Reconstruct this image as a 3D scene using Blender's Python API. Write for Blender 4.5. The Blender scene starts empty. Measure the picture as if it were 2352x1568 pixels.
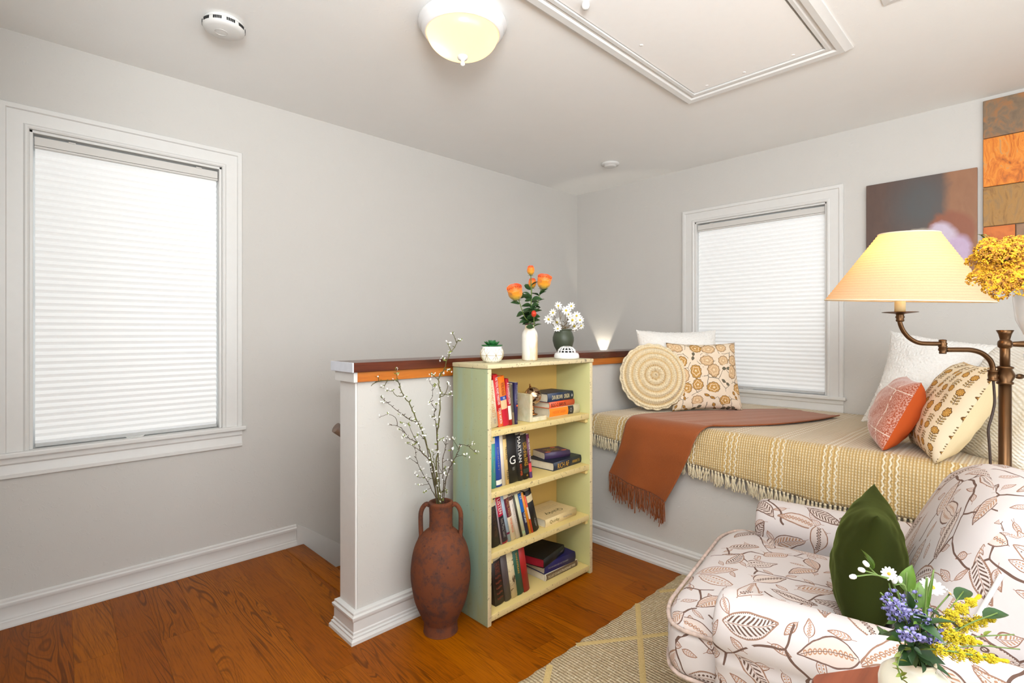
import bpy, bmesh, math, random
from mathutils import Vector, Matrix, Euler, noise
R = random.Random(7)
PI = math.pi
SC = bpy.context.scene
COL = SC.collection

# ------------------------------------------------------------------ camera, world, lights, exposure
CAM = Vector((-3.636, -2.908, 1.184))
YAW = -math.radians(44.19)
cd = bpy.data.cameras.new('camera'); cam = bpy.data.objects.new('camera', cd); COL.objects.link(cam)
cam.location = CAM; cam.rotation_euler = (PI/2, 0, YAW)
cd.sensor_width = 36; cd.lens = 36*1190/2352; cd.shift_y = -22/2352; cd.clip_start = .02
SC.camera = cam
SC.view_settings.view_transform = 'Standard'; SC.view_settings.look = 'None'
SC.view_settings.gamma = 1; SC.view_settings.use_curve_mapping = False
SC.view_settings.exposure = 0.22
w = bpy.data.worlds.new('daylight'); SC.world = w; w.use_nodes = True
w.node_tree.nodes['Background'].inputs[0].default_value = (.85, .93, 1, 1)
w.node_tree.nodes['Background'].inputs[1].default_value = 2.2
SC.cycles.use_denoising = True
SC.cycles.max_bounces = 8; SC.cycles.diffuse_bounces = 5
SC.cycles.sample_clamp_indirect = 6

def area(name, loc, rot, sx, sy, power, col=(1, 1, 1)):
    l = bpy.data.lights.new(name, 'AREA'); l.shape = 'RECTANGLE'; l.size = sx; l.size_y = sy
    l.energy = power; l.color = col
    o = bpy.data.objects.new(name, l); COL.objects.link(o); o.location = loc; o.rotation_euler = rot
    return o
def point(name, loc, power, col, r=.03):
    l = bpy.data.lights.new(name, 'POINT'); l.energy = power; l.color = col; l.shadow_soft_size = r
    o = bpy.data.objects.new(name, l); COL.objects.link(o); o.location = loc
    return o
# made-up fill lights behind the camera, added to brighten the room
area('fill_back', (-5.45, -2.3, 1.45), (0, -math.radians(112), 0), 1.6, 2.6, 20, (.94, .98, 1))
area('fill_side', (-3.0, -4.45, 1.45), (-math.radians(112), 0, PI), 3.0, 1.6, 34, (.94, .98, 1))
fl0 = area('fill_ceiling', (-3.85, -3.35, 1.72), (0, 0, 0), .7, .7, 96, (.96, .985, 1)); fl0.rotation_euler = Vector((.33, .34, .88)).to_track_quat('-Z', 'Y').to_euler()  # upward fill light added to brighten the ceiling
# bulbs of the lamps
WARM = (1, .62, .26)
point('ceiling_bulb', (-2.425, -1.275, 2.295), .12, (1, .92, .78), .02)
point('ceiling_bulb_b', (-2.30, -1.37, 2.33), .02, (1, .8, .55), .02)
sl_ = bpy.data.lights.new('stair_night_light_bulb', 'SPOT'); sl_.energy = 5; sl_.color = (1, .9, .74); sl_.spot_size = math.radians(62); sl_.spot_blend = .25; sl_.shadow_soft_size = .01
so_ = bpy.data.objects.new('stair_night_light_bulb', sl_); COL.objects.link(so_); so_.location = (-.030, -.285, .984); so_.rotation_euler = (0, math.radians(180+14), 0)
point('vase_candle_bulb', (-1.285, -.945, 1.125), 1.1, (1, .6, .28), .012)

# ------------------------------------------------------------------ node helper
class S:
    def __init__(s, nt, k): s.nt, s.k = nt, k
    def _o(s, op, *a): return s.nt.m(op, s, *a)
    def __add__(s, b): return s._o('ADD', b)
    __radd__ = __add__
    def __sub__(s, b): return s._o('SUBTRACT', b)
    def __rsub__(s, b): return s.nt.m('SUBTRACT', b, s)
    def __mul__(s, b): return s._o('MULTIPLY', b)
    __rmul__ = __mul__
    def __truediv__(s, b): return s._o('DIVIDE', b)
    def __neg__(s): return s._o('MULTIPLY', -1)
    def lt(s, b): return s._o('LESS_THAN', b)
    def gt(s, b): return s._o('GREATER_THAN', b)
    def abs(s): return s._o('ABSOLUTE')
    def fr(s): return s._o('FRACT')
    def fl(s): return s._o('FLOOR')
    def sin(s): return s._o('SINE')
    def sqrt(s): return s._o('SQRT')
    def mx(s, b): return s._o('MAXIMUM', b)
    def mn(s, b): return s._o('MINIMUM', b)
    def mod(s, b): return s._o('FLOORED_MODULO', b)
class NT:
    def __init__(s, name):
        s.mat = bpy.data.materials.new(name); s.mat.use_nodes = True
        s.t = s.mat.node_tree; s.n = s.t.nodes; s.b = s.n['Principled BSDF']; s.out = s.n['Material Output']
    def put(s, sock, v):
        if isinstance(v, S): s.t.links.new(v.k, sock)
        elif isinstance(v, (tuple, list)) and sock.type == 'RGBA': sock.default_value = tuple(v)[:3] + (1,)
        elif v is not None: sock.default_value = v
    def m(s, op, *a):
        n = s.n.new('ShaderNodeMath'); n.operation = op
        for i, v in enumerate(a): s.put(n.inputs[i], v)
        return S(s, n.outputs[0])
    def co(s, which='Object'):
        n = s.n.new('ShaderNodeTexCoord'); return S(s, n.outputs[which])
    def sep(s, v):
        n = s.n.new('ShaderNodeSeparateXYZ'); s.put(n.inputs[0], v); return [S(s, o) for o in n.outputs]
    def cmb(s, x=0., y=0., z=0.):
        n = s.n.new('ShaderNodeCombineXYZ')
        for i, v in enumerate((x, y, z)): s.put(n.inputs[i], v)
        return S(s, n.outputs[0])
    def vm(s, op, a, b=None, sc=None):
        n = s.n.new('ShaderNodeVectorMath'); n.operation = op; s.put(n.inputs[0], a)
        if b is not None: s.put(n.inputs[1], b)
        if sc is not None: s.put(n.inputs['Scale'], sc)
        return S(s, n.outputs[0])
    def noise(s, v, scale=5., detail=3., rough=.5, dist=0., color=False, dim='3D'):
        n = s.n.new('ShaderNodeTexNoise'); n.noise_dimensions = dim; s.put(n.inputs['Vector'], v)
        n.inputs['Scale'].default_value = scale; n.inputs['Detail'].default_value = detail
        n.inputs['Roughness'].default_value = rough; n.inputs['Distortion'].default_value = dist
        return S(s, n.outputs['Color' if color else 'Fac'])
    def vor(s, v, scale=5., feat='F1', rand=1., dim='3D'):
        n = s.n.new('ShaderNodeTexVoronoi'); n.feature = feat; n.voronoi_dimensions = dim
        s.put(n.inputs['Vector'], v); n.inputs['Scale'].default_value = scale
        n.inputs['Randomness'].default_value = rand
        return {o.name: S(s, o) for o in n.outputs}
    def rot(s, v, ang):
        n = s.n.new('ShaderNodeVectorRotate'); n.rotation_type = 'Z_AXIS'; s.put(n.inputs['Vector'], v)
        s.put(n.inputs['Angle'], ang); return S(s, n.outputs[0])
    def mix(s, f, a, b, mode='MIX'):
        n = s.n.new('ShaderNodeMix'); n.data_type = 'RGBA'; n.blend_type = mode
        s.put(n.inputs[0], f); s.put(n.inputs[6], a); s.put(n.inputs[7], b)
        return S(s, n.outputs[2])
    def ramp(s, f, pts):
        n = s.n.new('ShaderNodeValToRGB'); s.put(n.inputs[0], f); e = n.color_ramp.elements
        while len(e) < len(pts): e.new(.5)
        for i, (p, c) in enumerate(pts): e[i].position = p; e[i].color = tuple(c)[:3] + (1,)
        return S(s, n.outputs[0])
    def mr(s, f, a, b, c=0., d=1.):
        n = s.n.new('ShaderNodeMapRange'); s.put(n.inputs[0], f)
        for i, v in enumerate((a, b, c, d)): n.inputs[i+1].default_value = v
        return S(s, n.outputs[0])
    def rnd(s):
        n = s.n.new('ShaderNodeObjectInfo'); return S(s, n.outputs['Random'])
    def done(s, col=None, rough=.6, metal=0., bump=None, bs=.3, bd=.002, spec=None, sheen=None, **k):
        s.put(s.b.inputs['Base Color'], col); s.put(s.b.inputs['Roughness'], rough)
        s.put(s.b.inputs['Metallic'], metal)
        if spec is not None: s.put(s.b.inputs['Specular IOR Level'], spec)
        if sheen is not None: s.put(s.b.inputs['Sheen Weight'], sheen)
        for kk, v in k.items(): s.put(s.b.inputs[kk.replace('_', ' ')], v)
        if bump is not None:
            n = s.n.new('ShaderNodeBump'); n.inputs['Strength'].default_value = bs
            n.inputs['Distance'].default_value = bd; s.put(n.inputs['Height'], bump)
            s.t.links.new(n.outputs[0], s.b.inputs['Normal'])
        return s.mat
def lin(c):
    c = c/255.; return c/12.92 if c <= .04045 else ((c+.055)/1.055)**2.4
def rgb(r, g, b): return (lin(r), lin(g), lin(b))
_pc = {}
def plain(name, c, rough=.6, metal=0., nz=.06, scale=30, bs=.0, spec=None, **k):
    if name in _pc: return _pc[name]
    t = NT(name); f = t.noise(t.co(), scale, 3)
    c2 = tuple(x*(1-nz*2) for x in c)
    _pc[name] = t.done(t.mix(f, c2, tuple(min(1, x*(1+nz)) for x in c)), rough, metal, f if bs else None, bs, spec=spec, **k)
    return _pc[name]

# ------------------------------------------------------------------ mesh helpers
def link(name, me, mat=None, parent=None, smooth=False, kind=None):
    o = bpy.data.objects.new(name, me); COL.objects.link(o)
    if mat is not None and not me.materials:
        for m in (mat if isinstance(mat, (list, tuple)) else [mat]): me.materials.append(m)
    if smooth: me.polygons.foreach_set('use_smooth', [True]*len(me.polygons))
    if parent is not None: o.parent = parent
    if kind: o['kind'] = kind
    return o
def obj(name, bm, mat=None, parent=None, smooth=False, kind=None, loc=None):
    me = bpy.data.meshes.new(name); bm.normal_update(); bm.to_mesh(me); bm.free()
    o = link(name, me, mat, parent, smooth, kind)
    if loc is not None: o.location = loc
    return o
def auto_smooth(o, ang=40):
    me = o.data
    me.polygons.foreach_set('use_smooth', [True]*len(me.polygons))
    try: me.set_sharp_from_angle(angle=math.radians(ang))
    except Exception: pass
    return o
def tag(o, label=None, cat=None, group=None, kind=None):
    if label: o['label'] = label
    if cat: o['category'] = cat
    if group: o['group'] = group
    if kind: o['kind'] = kind
    return o
def thing(name, label, cat, loc=(0, 0, 0), rot=(0, 0, 0), group=None):
    o = bpy.data.objects.new(name, None); COL.objects.link(o); o.empty_display_size = .05
    o.location = loc; o.rotation_euler = rot
    return tag(o, label, cat, group)
def struct(name, bm, mat, parent=None, smooth=False):
    return obj(name, bm, mat, parent, smooth, kind=None if parent else 'structure')
def BM(): return bmesh.new()
def add_box(bm, lo, hi, bev=0., seg=1, M=None, mi=0):
    lo = Vector(lo); hi = Vector(hi); b = bmesh.new()
    bmesh.ops.create_cube(b, size=1)
    for v in b.verts: v.co = Vector(((lo[i]+hi[i])/2 + v.co[i]*(hi[i]-lo[i]) for i in range(3)))
    if bev: bmesh.ops.bevel(b, geom=b.edges[:], offset=bev, segments=seg, affect='EDGES', profile=.5)
    merge(bm, b, M, mi)
def merge(bm, b, M=None, mi=0):
    mp = {}
    for v in b.verts: mp[v] = bm.verts.new((M @ v.co) if M else v.co)
    for f in b.faces:
        try:
            nf = bm.faces.new([mp[v] for v in f.verts]); nf.material_index = mi or f.material_index; nf.smooth = f.smooth
        except ValueError: pass
    b.free()
def add_grid(bm, fn, nu, nv, cu=False, cv=False, mi=0, uvf=None):
    vs = [[bm.verts.new(fn(i/nu, j/nv)) for j in range(nv + (0 if cv else 1))] for i in range(nu + (0 if cu else 1))]
    uv = bm.loops.layers.uv.verify() if uvf else None
    for i in range(nu):
        for j in range(nv):
            q = [(i, j), (i+1, j), (i+1, j+1), (i, j+1)]
            try: f = bm.faces.new([vs[a % len(vs)][b % len(vs[0])] for a, b in q])
            except ValueError: continue
            f.material_index = mi; f.smooth = True
            if uv:
                for l, (a, b) in zip(f.loops, q): l[uv].uv = uvf(a/nu, b/nv)
    return vs
def add_lathe(bm, prof, n=32, M=None, mi=0, cap=True):
    b = bmesh.new()
    rings = []
    for r, z in prof:
        if r < 1e-6: rings.append([b.verts.new((0, 0, z))])
        else: rings.append([b.verts.new((r*math.cos(2*PI*k/n), r*math.sin(2*PI*k/n), z)) for k in range(n)])
    for a, c in zip(rings, rings[1:]):
        for k in range(n):
            k2 = (k+1) % n
            vs = ([a[0]] if len(a) == 1 else [a[k], a[k2]]) + ([c[0]] if len(c) == 1 else [c[k2], c[k]])
            if len(set(vs)) > 2:
                try: f = b.faces.new(vs); f.smooth = True
                except ValueError: pass
    if cap:
        for rr in (rings[0], rings[-1]):
            if len(rr) > 2:
                try: b.faces.new(rr)
                except ValueError: pass
    bmesh.ops.recalc_face_normals(b, faces=b.faces[:])
    for f in b.faces: f.smooth = len(f.verts) <= 4
    merge(bm, b, M, mi)
def cr(pts, n):
    """catmull-rom resample"""
    P = [Vector(p) for p in pts]
    if len(P) < 3: return [P[0].lerp(P[-1], i/n) for i in range(n+1)]
    P = [P[0]*2-P[1]] + P + [P[-1]*2-P[-2]]; m = len(P)-3; out = []
    for i in range(n+1):
        t = i/n*m; k = min(int(t), m-1); t -= k; a, b, c, d = P[k:k+4]
        out.append(.5*((2*b)+(c-a)*t+(2*a-5*b+4*c-d)*t*t+(3*b-a-3*c+d)*t**3))
    return out
def add_tube(bm, pts, r, n=8, mi=0, caps=True, closed=False):
    P = [Vector(p) for p in pts]; m = len(P)
    rr = r if isinstance(r, (list, tuple)) else [r]*m
    up = None; rings = []
    for i in range(m):
        if closed: t = P[(i+1) % m]-P[i-1]
        else: t = P[min(i+1, m-1)]-P[max(i-1, 0)]
        t = t.normalized() if t.length > 1e-9 else Vector((0, 0, 1))
        if up is None:
            up = Vector((0, 0, 1)) if abs(t.z) < .9 else Vector((1, 0, 0))
        a = (up - t*up.dot(t)).normalized(); up = a; b = t.cross(a)
        rad = rr[min(int(i*len(rr)/m), len(rr)-1)] if len(rr) != m else rr[i]
        rings.append([bm.verts.new(P[i]+(a*math.cos(2*PI*k/n)+b*math.sin(2*PI*k/n))*rad) for k in range(n)])
    rng = range(m) if closed else range(m-1)
    for i in rng:
        A, B = rings[i], rings[(i+1) % m]
        for k in range(n):
            try:
                f = bm.faces.new([A[k], A[(k+1) % n], B[(k+1) % n], B[k]]); f.smooth = True; f.material_index = mi
            except ValueError: pass
    if caps and not closed:
        for q in (rings[0][::-1], rings[-1]):
            f = bm.faces.new(q); f.material_index = mi
def sweep(bm, path, nrm, prof, closed=False, flip=False):
    """mitred moulding: prof = (in-plane offset, offset along nrm), path lies in a plane of normal nrm"""
    P = [Vector(p) for p in path]; N = Vector(nrm).normalized(); m = len(P); rows = []
    for i in range(m):
        d0 = (P[i]-P[i-1]).normalized() if (i or closed) else None
        d1 = (P[(i+1) % m]-P[i]).normalized() if (i < m-1 or closed) else None
        if d0 is None: d0 = d1
        if d1 is None: d1 = d0
        s0, s1 = N.cross(d0), N.cross(d1); s = (s0+s1); s = s/(1+s0.dot(s1)) if (1+s0.dot(s1)) > 1e-6 else s0
        if flip: s = -s
        rows.append([bm.verts.new(P[i]+s*a+N*b) for a, b in prof])
    k = len(prof)
    for i in range(m if closed else m-1):
        A, B = rows[i], rows[(i+1) % m]
        for j in range(k):
            f = bm.faces.new([A[j], A[(j+1) % k], B[(j+1) % k], B[j]])
    if not closed:
        bm.faces.new(rows[0]); bm.faces.new(rows[-1][::-1])
    bmesh.ops.recalc_face_normals(bm, faces=bm.faces[:])
def at(px, py, t):
    a = (px-1176)/1190; b = (762-py)/1190; c, s = .71694, .69713
    return Vector((CAM.x+t*(a*c+s), CAM.y+t*(-a*s+c), CAM.z+t*b))
def text(s, length, h, M, mat, parent, name='lettering', ext=.0002, vert_scale=None):
    cu = bpy.data.curves.new('t', 'FONT'); cu.body = s; cu.size = 1; cu.extrude = 0; cu.resolution_u = 2
    cu.align_x = 'CENTER'; cu.align_y = 'CENTER'
    tmp = bpy.data.objects.new('t', cu); COL.objects.link(tmp)
    me = bpy.data.meshes.new_from_object(tmp, depsgraph=bpy.context.evaluated_depsgraph_get())
    bpy.data.objects.remove(tmp); bpy.data.curves.remove(cu)
    if not len(me.vertices): return None
    xs = [v.co.x for v in me.vertices]; ys = [v.co.y for v in me.vertices]
    w_, h_ = max(xs)-min(xs), max(ys)-min(ys); cx, cy = (max(xs)+min(xs))/2, (max(ys)+min(ys))/2
    for v in me.vertices: v.co = M @ Vector(((v.co.x-cx)*length/w_, (v.co.y-cy)*h/h_, .0004))
    me.materials.clear(); me.name = name
    return link(name, me, mat, parent)
def mat3(x, y, z, o=(0, 0, 0)):
    M = Matrix.Identity(4)
    for i in range(3): M[i][0], M[i][1], M[i][2], M[i][3] = x[i], y[i], z[i], o[i]
    return M
SPINE_DOWN = lambda o: mat3((0, 0, -1), (1, 0, 0), (0, -1, 0), o)
SPINE_FLAT = lambda o: mat3((1, 0, 0), (0, 0, 1), (0, -1, 0), o)

# ------------------------------------------------------------------ materials of the room
def m_wall(name, c, bs=.35):
    t = NT(name); co = t.co()
    f = t.noise(co, 9, 4, .55); g = t.noise(co, 38, 3, .6, 1.2); lump = t.mr(g, .58, .72)
    hgt = f*.5 + lump*.7
    return t.done(t.mix(f, tuple(x*.97 for x in c), c), .62, 0, hgt, bs*.65, .004, spec=.3)
M_WALL = m_wall('grey_wall_paint', rgb(201, 198, 193))
M_CEIL = m_wall('white_ceiling_paint', rgb(243, 243, 241), .2)
M_TRIM = plain('white_trim_paint', rgb(217, 216, 213), .38, nz=.02)
M_HATCH = plain('white_hatch_paint', rgb(246, 245, 243), .5, nz=.01)
def m_floor():
    t = NT('oak_plank_floor'); co = t.co(); r = t.rnd()
    x, y, z = t.sep(co)
    off = t.cmb(r*37., r*91., r*13.)
    v = t.vm('ADD', t.cmb(x*1.0, y*.085, 0.), off)
    warp = t.noise(v, 5.5, 3, .55, .8)
    rings = (x*110. + warp*170.).sin(); rings2 = (x*230. + warp*360.).sin()
    fine = t.noise(t.vm('ADD', t.cmb(x*1., y*.045, 0.), off), 210, 3, .65)
    zone = t.mr(t.noise(v, 6, 2), .40, .60)
    grain = t.mr(rings, .55, 1.) * zone + t.mr(rings2, .2, 1.)*.35*zone
    base = t.mix(t.noise(v, 4, 3), rgb(138, 72, 0), rgb(172, 98, 0))
    tone = t.mix(r, rgb(228, 214, 200), rgb(255, 252, 246))
    base = t.mix(1., base, tone, 'MULTIPLY')
    base = t.mix(grain.mn(1.)*.80, base, rgb(84, 38, 0))
    base = t.mix(t.mr(fine, .46, .70)*.6, base, rgb(96, 46, 0))
    knot = t.vor(t.vm('ADD', t.cmb(x*5., y*1.4, 0.), off), 1.0)['Distance']
    base = t.mix(t.mr(knot, .07, .02)*.7, base, rgb(45, 20, 8))
    return t.done(base, .40, 0, fine*.5+rings*.12, .15, .001, spec=.13)
M_FLOOR = m_floor()
M_CAP = None
def m_wood(name, c1, c2, c3, ax=0, rough=.3, sc=1.):
    t = NT(name); x, y, z = t.sep(t.co())
    k = [x, y, z]; a = k[ax]; o = [k[i] for i in range(3) if i != ax]
    v = t.cmb(a*.08*sc, o[0]*sc, o[1]*sc)
    n = t.noise(v, 26, 4, .6, .6)
    c = t.ramp(n, [(.3, c1), (.5, c2), (.7, c3)])
    return t.done(c, rough, 0, n, .1, .001)
M_CAPWOOD = m_wood('dark_stained_wood', rgb(58, 22, 12), rgb(82, 34, 18), rgb(104, 48, 26), 0, .22)
M_APRON = m_wood('orange_pine', rgb(150, 78, 18), rgb(186, 104, 30), rgb(204, 126, 48), 0, .35)
M_DARK = plain('dark_gap', (.02, .02, .02), .8)

# ------------------------------------------------------------------ room shell
H = 2.4
X0, Y0 = -5.6, -4.6
bm = BM()   # wall A (left in the picture), y = 0, with a window hole
wx0, wx1, wz0, wz1 = -3.575, -2.86, .70, 2.017
for lo, hi in (((X0, 0, -2.4), (wx0, .14, H)), ((wx1, 0, -2.4), (.14, .14, H)), ((wx0, 0, -2.4), (wx1, .14, wz0-.018)), ((wx0, 0, wz1), (wx1, .14, H))):
    add_box(bm, lo, hi)
struct('wall_left', bm, M_WALL)
vy0, vy1, vz0, vz1 = -1.967, -1.105, .79, 1.99
bm = BM()   # wall B (right in the picture), x = 0
for lo, hi in (((0, vy1, -2.4), (.14, 0, H)), ((0, Y0, -2.4), (.14, vy0, H)), ((0, vy0, -2.4), (.14, vy1, vz0-.018)), ((0, vy0, vz1), (.14, vy1, H))):
    add_box(bm, lo, hi)
struct('wall_right', bm, M_WALL)
bm = BM()
for lo, hi in (((X0-.14, Y0, -.2), (X0, -3.0, H)), ((X0-.14, -1.2, -.2), (X0, .14, H)), ((X0-.14, -3.0, -.2), (X0, -1.2, .8)), ((X0-.14, -3.0, 2.05), (X0, -1.2, H))): add_box(bm, lo, hi)
struct('wall_back', bm, M_WALL)
bm = BM(); add_box(bm, (-3.80, -1.95, 0), (-3.697, 0, H)); struct('wall_return', bm, M_WALL)
bm = BM()
for lo, hi in (((X0-.14, Y0-.14, -.2), (-4.4, Y0, H)), ((-1.6, Y0-.14, -.2), (.14, Y0, H)), ((-4.4, Y0-.14, -.2), (-1.6, Y0, .8)), ((-4.4, Y0-.14, 2.05), (-1.6, Y0, H))): add_box(bm, lo, hi)
struct('wall_near', bm, M_WALL)
# ceiling with the attic hatch hole
hx0, hx1, hy0, hy1 = -2.62, -1.135, -2.256, -1.665
bm = BM()
for lo, hi in (((X0-.14, Y0-.14, H), (hx0, .14, H+.1)), ((hx1, Y0-.14, H), (.14, .14, H+.1)), ((hx0, Y0-.14, H), (hx1, hy0, H+.1)), ((hx0, hy1, H), (hx1, .14, H+.1))): add_box(bm, lo, hi)
struct('ceiling', bm, M_CEIL)
bm = BM(); add_box(bm, (hx0-.3, hy0-.3, H+.25), (hx1+.3, hy1+.3, H+.3)); add_box(bm, (hx0-.3, hy0-.3, H+.1), (hx0-.25, hy1+.3, H+.25)); add_box(bm, (hx1+.25, hy0-.3, H+.1), (hx1+.3, hy1+.3, H+.25)); add_box(bm, (hx0-.25, hy0-.3, H+.1), (hx1+.25, hy0-.25, H+.25)); add_box(bm, (hx0-.25, hy1+.25, H+.1), (hx1+.25, hy1+.3, H+.25)); struct('trim_9', bm, M_DARK)  # unseen dark box added to keep sky light out of the hatch gaps

# floor of single planks
SX = -2.47          # stair edge
fl = thing('floor', None, None); fl['kind'] = 'structure'
del fl['kind']
bm = BM(); add_box(bm, (X0, Y0, -.2), (SX-.03, 0, -.02)); add_box(bm, (SX-.03, Y0, -.2), (-1.24, -1.0, -.02))
bpy.data.objects.remove(fl)
fl = struct('floor', bm, M_DARK)
def clip(poly, ax, val, keep_less):
    out = []
    for i in range(len(poly)):
        a, b = poly[i-1], poly[i]
        ia = (a[ax] <= val) == keep_less; ib = (b[ax] <= val) == keep_less
        if ia != ib:
            t = (val-a[ax])/(b[ax]-a[ax]); out.append((a[0]+t*(b[0]-a[0]), a[1]+t*(b[1]-a[1])))
        if ib: out.append(b)
    return out
def plank(polys):
    bm = BM(); n = 0
    for p in polys:
        if len(p) < 3: continue
        ar = abs(sum(p[i-1][0]*p[i][1]-p[i][0]*p[i-1][1] for i in range(len(p))))/2
        if ar < 4e-4: continue
        n += 1
        cx = sum(q[0] for q in p)/len(p); cy = sum(q[1] for q in p)/len(p)
        top = [bm.verts.new((x+(cx-x)*0, y, -.0004)) for x, y in p]
        bot = [bm.verts.new((x, y, -.018)) for x, y in p]
        bm.faces.new(top)
        for i in range(len(p)): bm.faces.new([top[i-1], bot[i-1], bot[i], top[i]])
    if not n: bm.free(); return
    bmesh.ops.recalc_face_normals(bm, faces=bm.faces[:])
    obj('plank', bm, M_FLOOR, fl)
ang = math.radians(3.2); ca, sa = math.cos(ang), math.sin(ang)
RF = random.Random(3)
PW = .128; g = .0005
for i in range(-22, 22):
    u0 = -3.215 + i*PW; v = -5.4 + RF.random()*.9
    while v < .4:
        L = RF.uniform(.55, 1.35); v1 = v+L
        if i == 0: v, v1 = (v, -.542) if v < -.56 and v1 > -.8 and v < -.542 else (v, v1)
        if i == 1 and False: pass
        q = [(u0+g/2, v+g/2), (u0+PW-g/2, v+g/2), (u0+PW-g/2, v1-g/2), (u0+g/2, v1-g/2)]
        q = [(-3.215+(x+3.215)*ca+(y+.542)*sa, -.542-(x+3.215)*sa+(y+.542)*ca) for x, y in q]
        base = q
        for ax, val, kl in ((0, X0, False), (1, Y0, False), (1, -.004, True)): base = clip(base, ax, val, kl) if len(base) > 2 else base
        if len(base) > 2:
            A = clip(base, 0, SX-.085, True)
            B = clip(base, 0, SX-.085, False); B = clip(B, 0, -1.246, True) if len(B) > 2 else B; B = clip(B, 1, -1.0, True) if len(B) > 2 else B
            plank([A, B])
        v = v1
bm = BM(); add_box(bm, (SX-.0835, -.95, -.03), (SX+.02, -.016, .0005), .006, 2); auto_smooth(obj('stair_nosing', bm, M_FLOOR, fl))

# stairs going down between wall and pony wall
for k in range(8):
    bm = BM(); z = -.19*(k+1); x = SX + .255*k
    add_box(bm, (x-.01, -.93, z-.03), (x+.285, -.012, z), .006, 1)
    add_box(bm, (x, -.93, z-.19), (x+.015, -.012, z-.03)) if k < 8 else None
    add_box(bm, (x-.004, -.93, z), (x+.012, -.012, z+.16)) if k == 0 else None
    struct('stair_tread', bm, M_FLOOR)
    COL.objects[-1]
for o in [o for o in COL.objects if o.name.startswith('stair_tread')]: o.name = 'trim_%d' % (10+int(round(-o.bound_box[0][2]*10)))
bm = BM(); add_box(bm, (SX+.255*8-.02, -.95, -1.75), (0, 0, -1.70)); struct('floor_landing', bm, M_FLOOR)
# stair skirt board on wall A
bm = BM()
sl = -.745; xs = [-2.487, -2.47, -.1]
pts = [(-2.487, .114), (-2.43, .078), (-.2, .078+sl*2.23), (-.2, -2.2), (-1.0, -1.75), (-2.487, -.33)]
fr_ = [bm.verts.new((x, -.011, z)) for x, z in pts]; bk = [bm.verts.new((x, .0, z)) for x, z in pts]
bm.faces.new(fr_)
for i in range(len(pts)): bm.faces.new([fr_[i-1], bk[i-1], bk[i], fr_[i]])
bmesh.ops.recalc_face_normals(bm, faces=bm.faces[:])
struct('trim_1', bm, M_TRIM)

# baseboards
BB = [(0, 0), (.020, 0), (.020, .012), (.016, .020), (.016, .026), (.0125, .030), (.0125, .038), (.0105, .042), (.0105, .078), (.0125, .082), (.0145, .09), (.0145, .097), (.010, .102), (.010, .110), (.004, .115), (0, .115)]
BB2 = [(a*1.6, b) for a, b in BB]
def baseboard(name, path, prof=BB, flip=False):
    bm = BM(); sweep(bm, path, (0, 0, 1), prof, flip=flip); return auto_smooth(struct(name, bm, M_TRIM), 30)
baseboard('baseboard_left', [(-2.488, 0, 0), (-3.697, 0, 0), (-3.697, -1.95, 0), (-3.80, -1.95, 0), (-3.80, 0, 0), (X0, 0, 0)])
baseboard('baseboard_back', [(X0, 0, 0), (X0, Y0, 0)])
baseboard('baseboard_near', [(X0, Y0, 0), (-1.3, Y0, 0)])

# pony wall with end post, cap and apron
px0 = -2.675; py0, py1 = -1.06, -.93
bm = BM(); add_box(bm, (px0+.005, py0, -2.3), (0, py1, .99)); struct('wall_pony', bm, M_WALL)
bm = BM(); add_box(bm, (px0-.004, py0+.002, 0), (px0+.006, py1-.0, .99), .003, 2); struct('trim_2', bm, plain('post_white', rgb(222, 221, 218), .5, nz=.02))
baseboard('baseboard_pony', [(-1.246, py0, 0), (px0-.004, py0, 0), (px0-.004, py1, 0), (SX-.03, py1, 0)], BB2)
cap = BM(); add_box(cap, (px0-.028, -1.092, 1.030), (0, -.908, 1.067), .002, 2)
struct('trim_3', cap, M_CAPWOOD)
bm = BM(); add_box(bm, (px0-.0325, -1.0925, 1.0295), (px0-.027, -.9075, 1.0675), .001, 1); struct('trim_4', bm, plain('cap_end_paint', rgb(214, 218, 228), .5, nz=.08))
bm = BM(); add_box(bm, (px0-.014, -1.078, .991), (0, -1.061, 1.0295), .001, 1); struct('trim_5', bm, M_APRON)
bm = BM(); add_box(bm, (px0-.020, -1.0785, .9905), (px0-.0045, -.920, 1.0293), .001, 1); struct('trim_6', bm, M_TRIM)

# handrail on the stair side of the pony wall
hr = thing('handrail', 'round dark wooden handrail end poking out behind the pony wall post', 'handrail', (-2.667, -.868, .789))
bm = BM(); add_tube(bm, [(0, 0, 0), (.25, 0, -.186), (1.6, 0, -1.19)], .022, 20); obj('rail', bm, m_wood('rail_wood', rgb(70, 52, 40), rgb(98, 74, 58), rgb(120, 92, 70), 0, .4), hr)
for k in (.35, 1.3):
    bm = BM(); add_tube(bm, [(k, 0, -k*.744-.02), (k, -.01, -k*.744-.05), (k, -.061, -k*.744-.06)], .006, 8); add_tube(bm, [(k, -.058, -k*.744-.06), (k, -.0615, -k*.744-.06)], .025, 16)
    obj('bracket', bm, plain('brass_bracket', rgb(120, 95, 50), .35, 1), hr)

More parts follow.
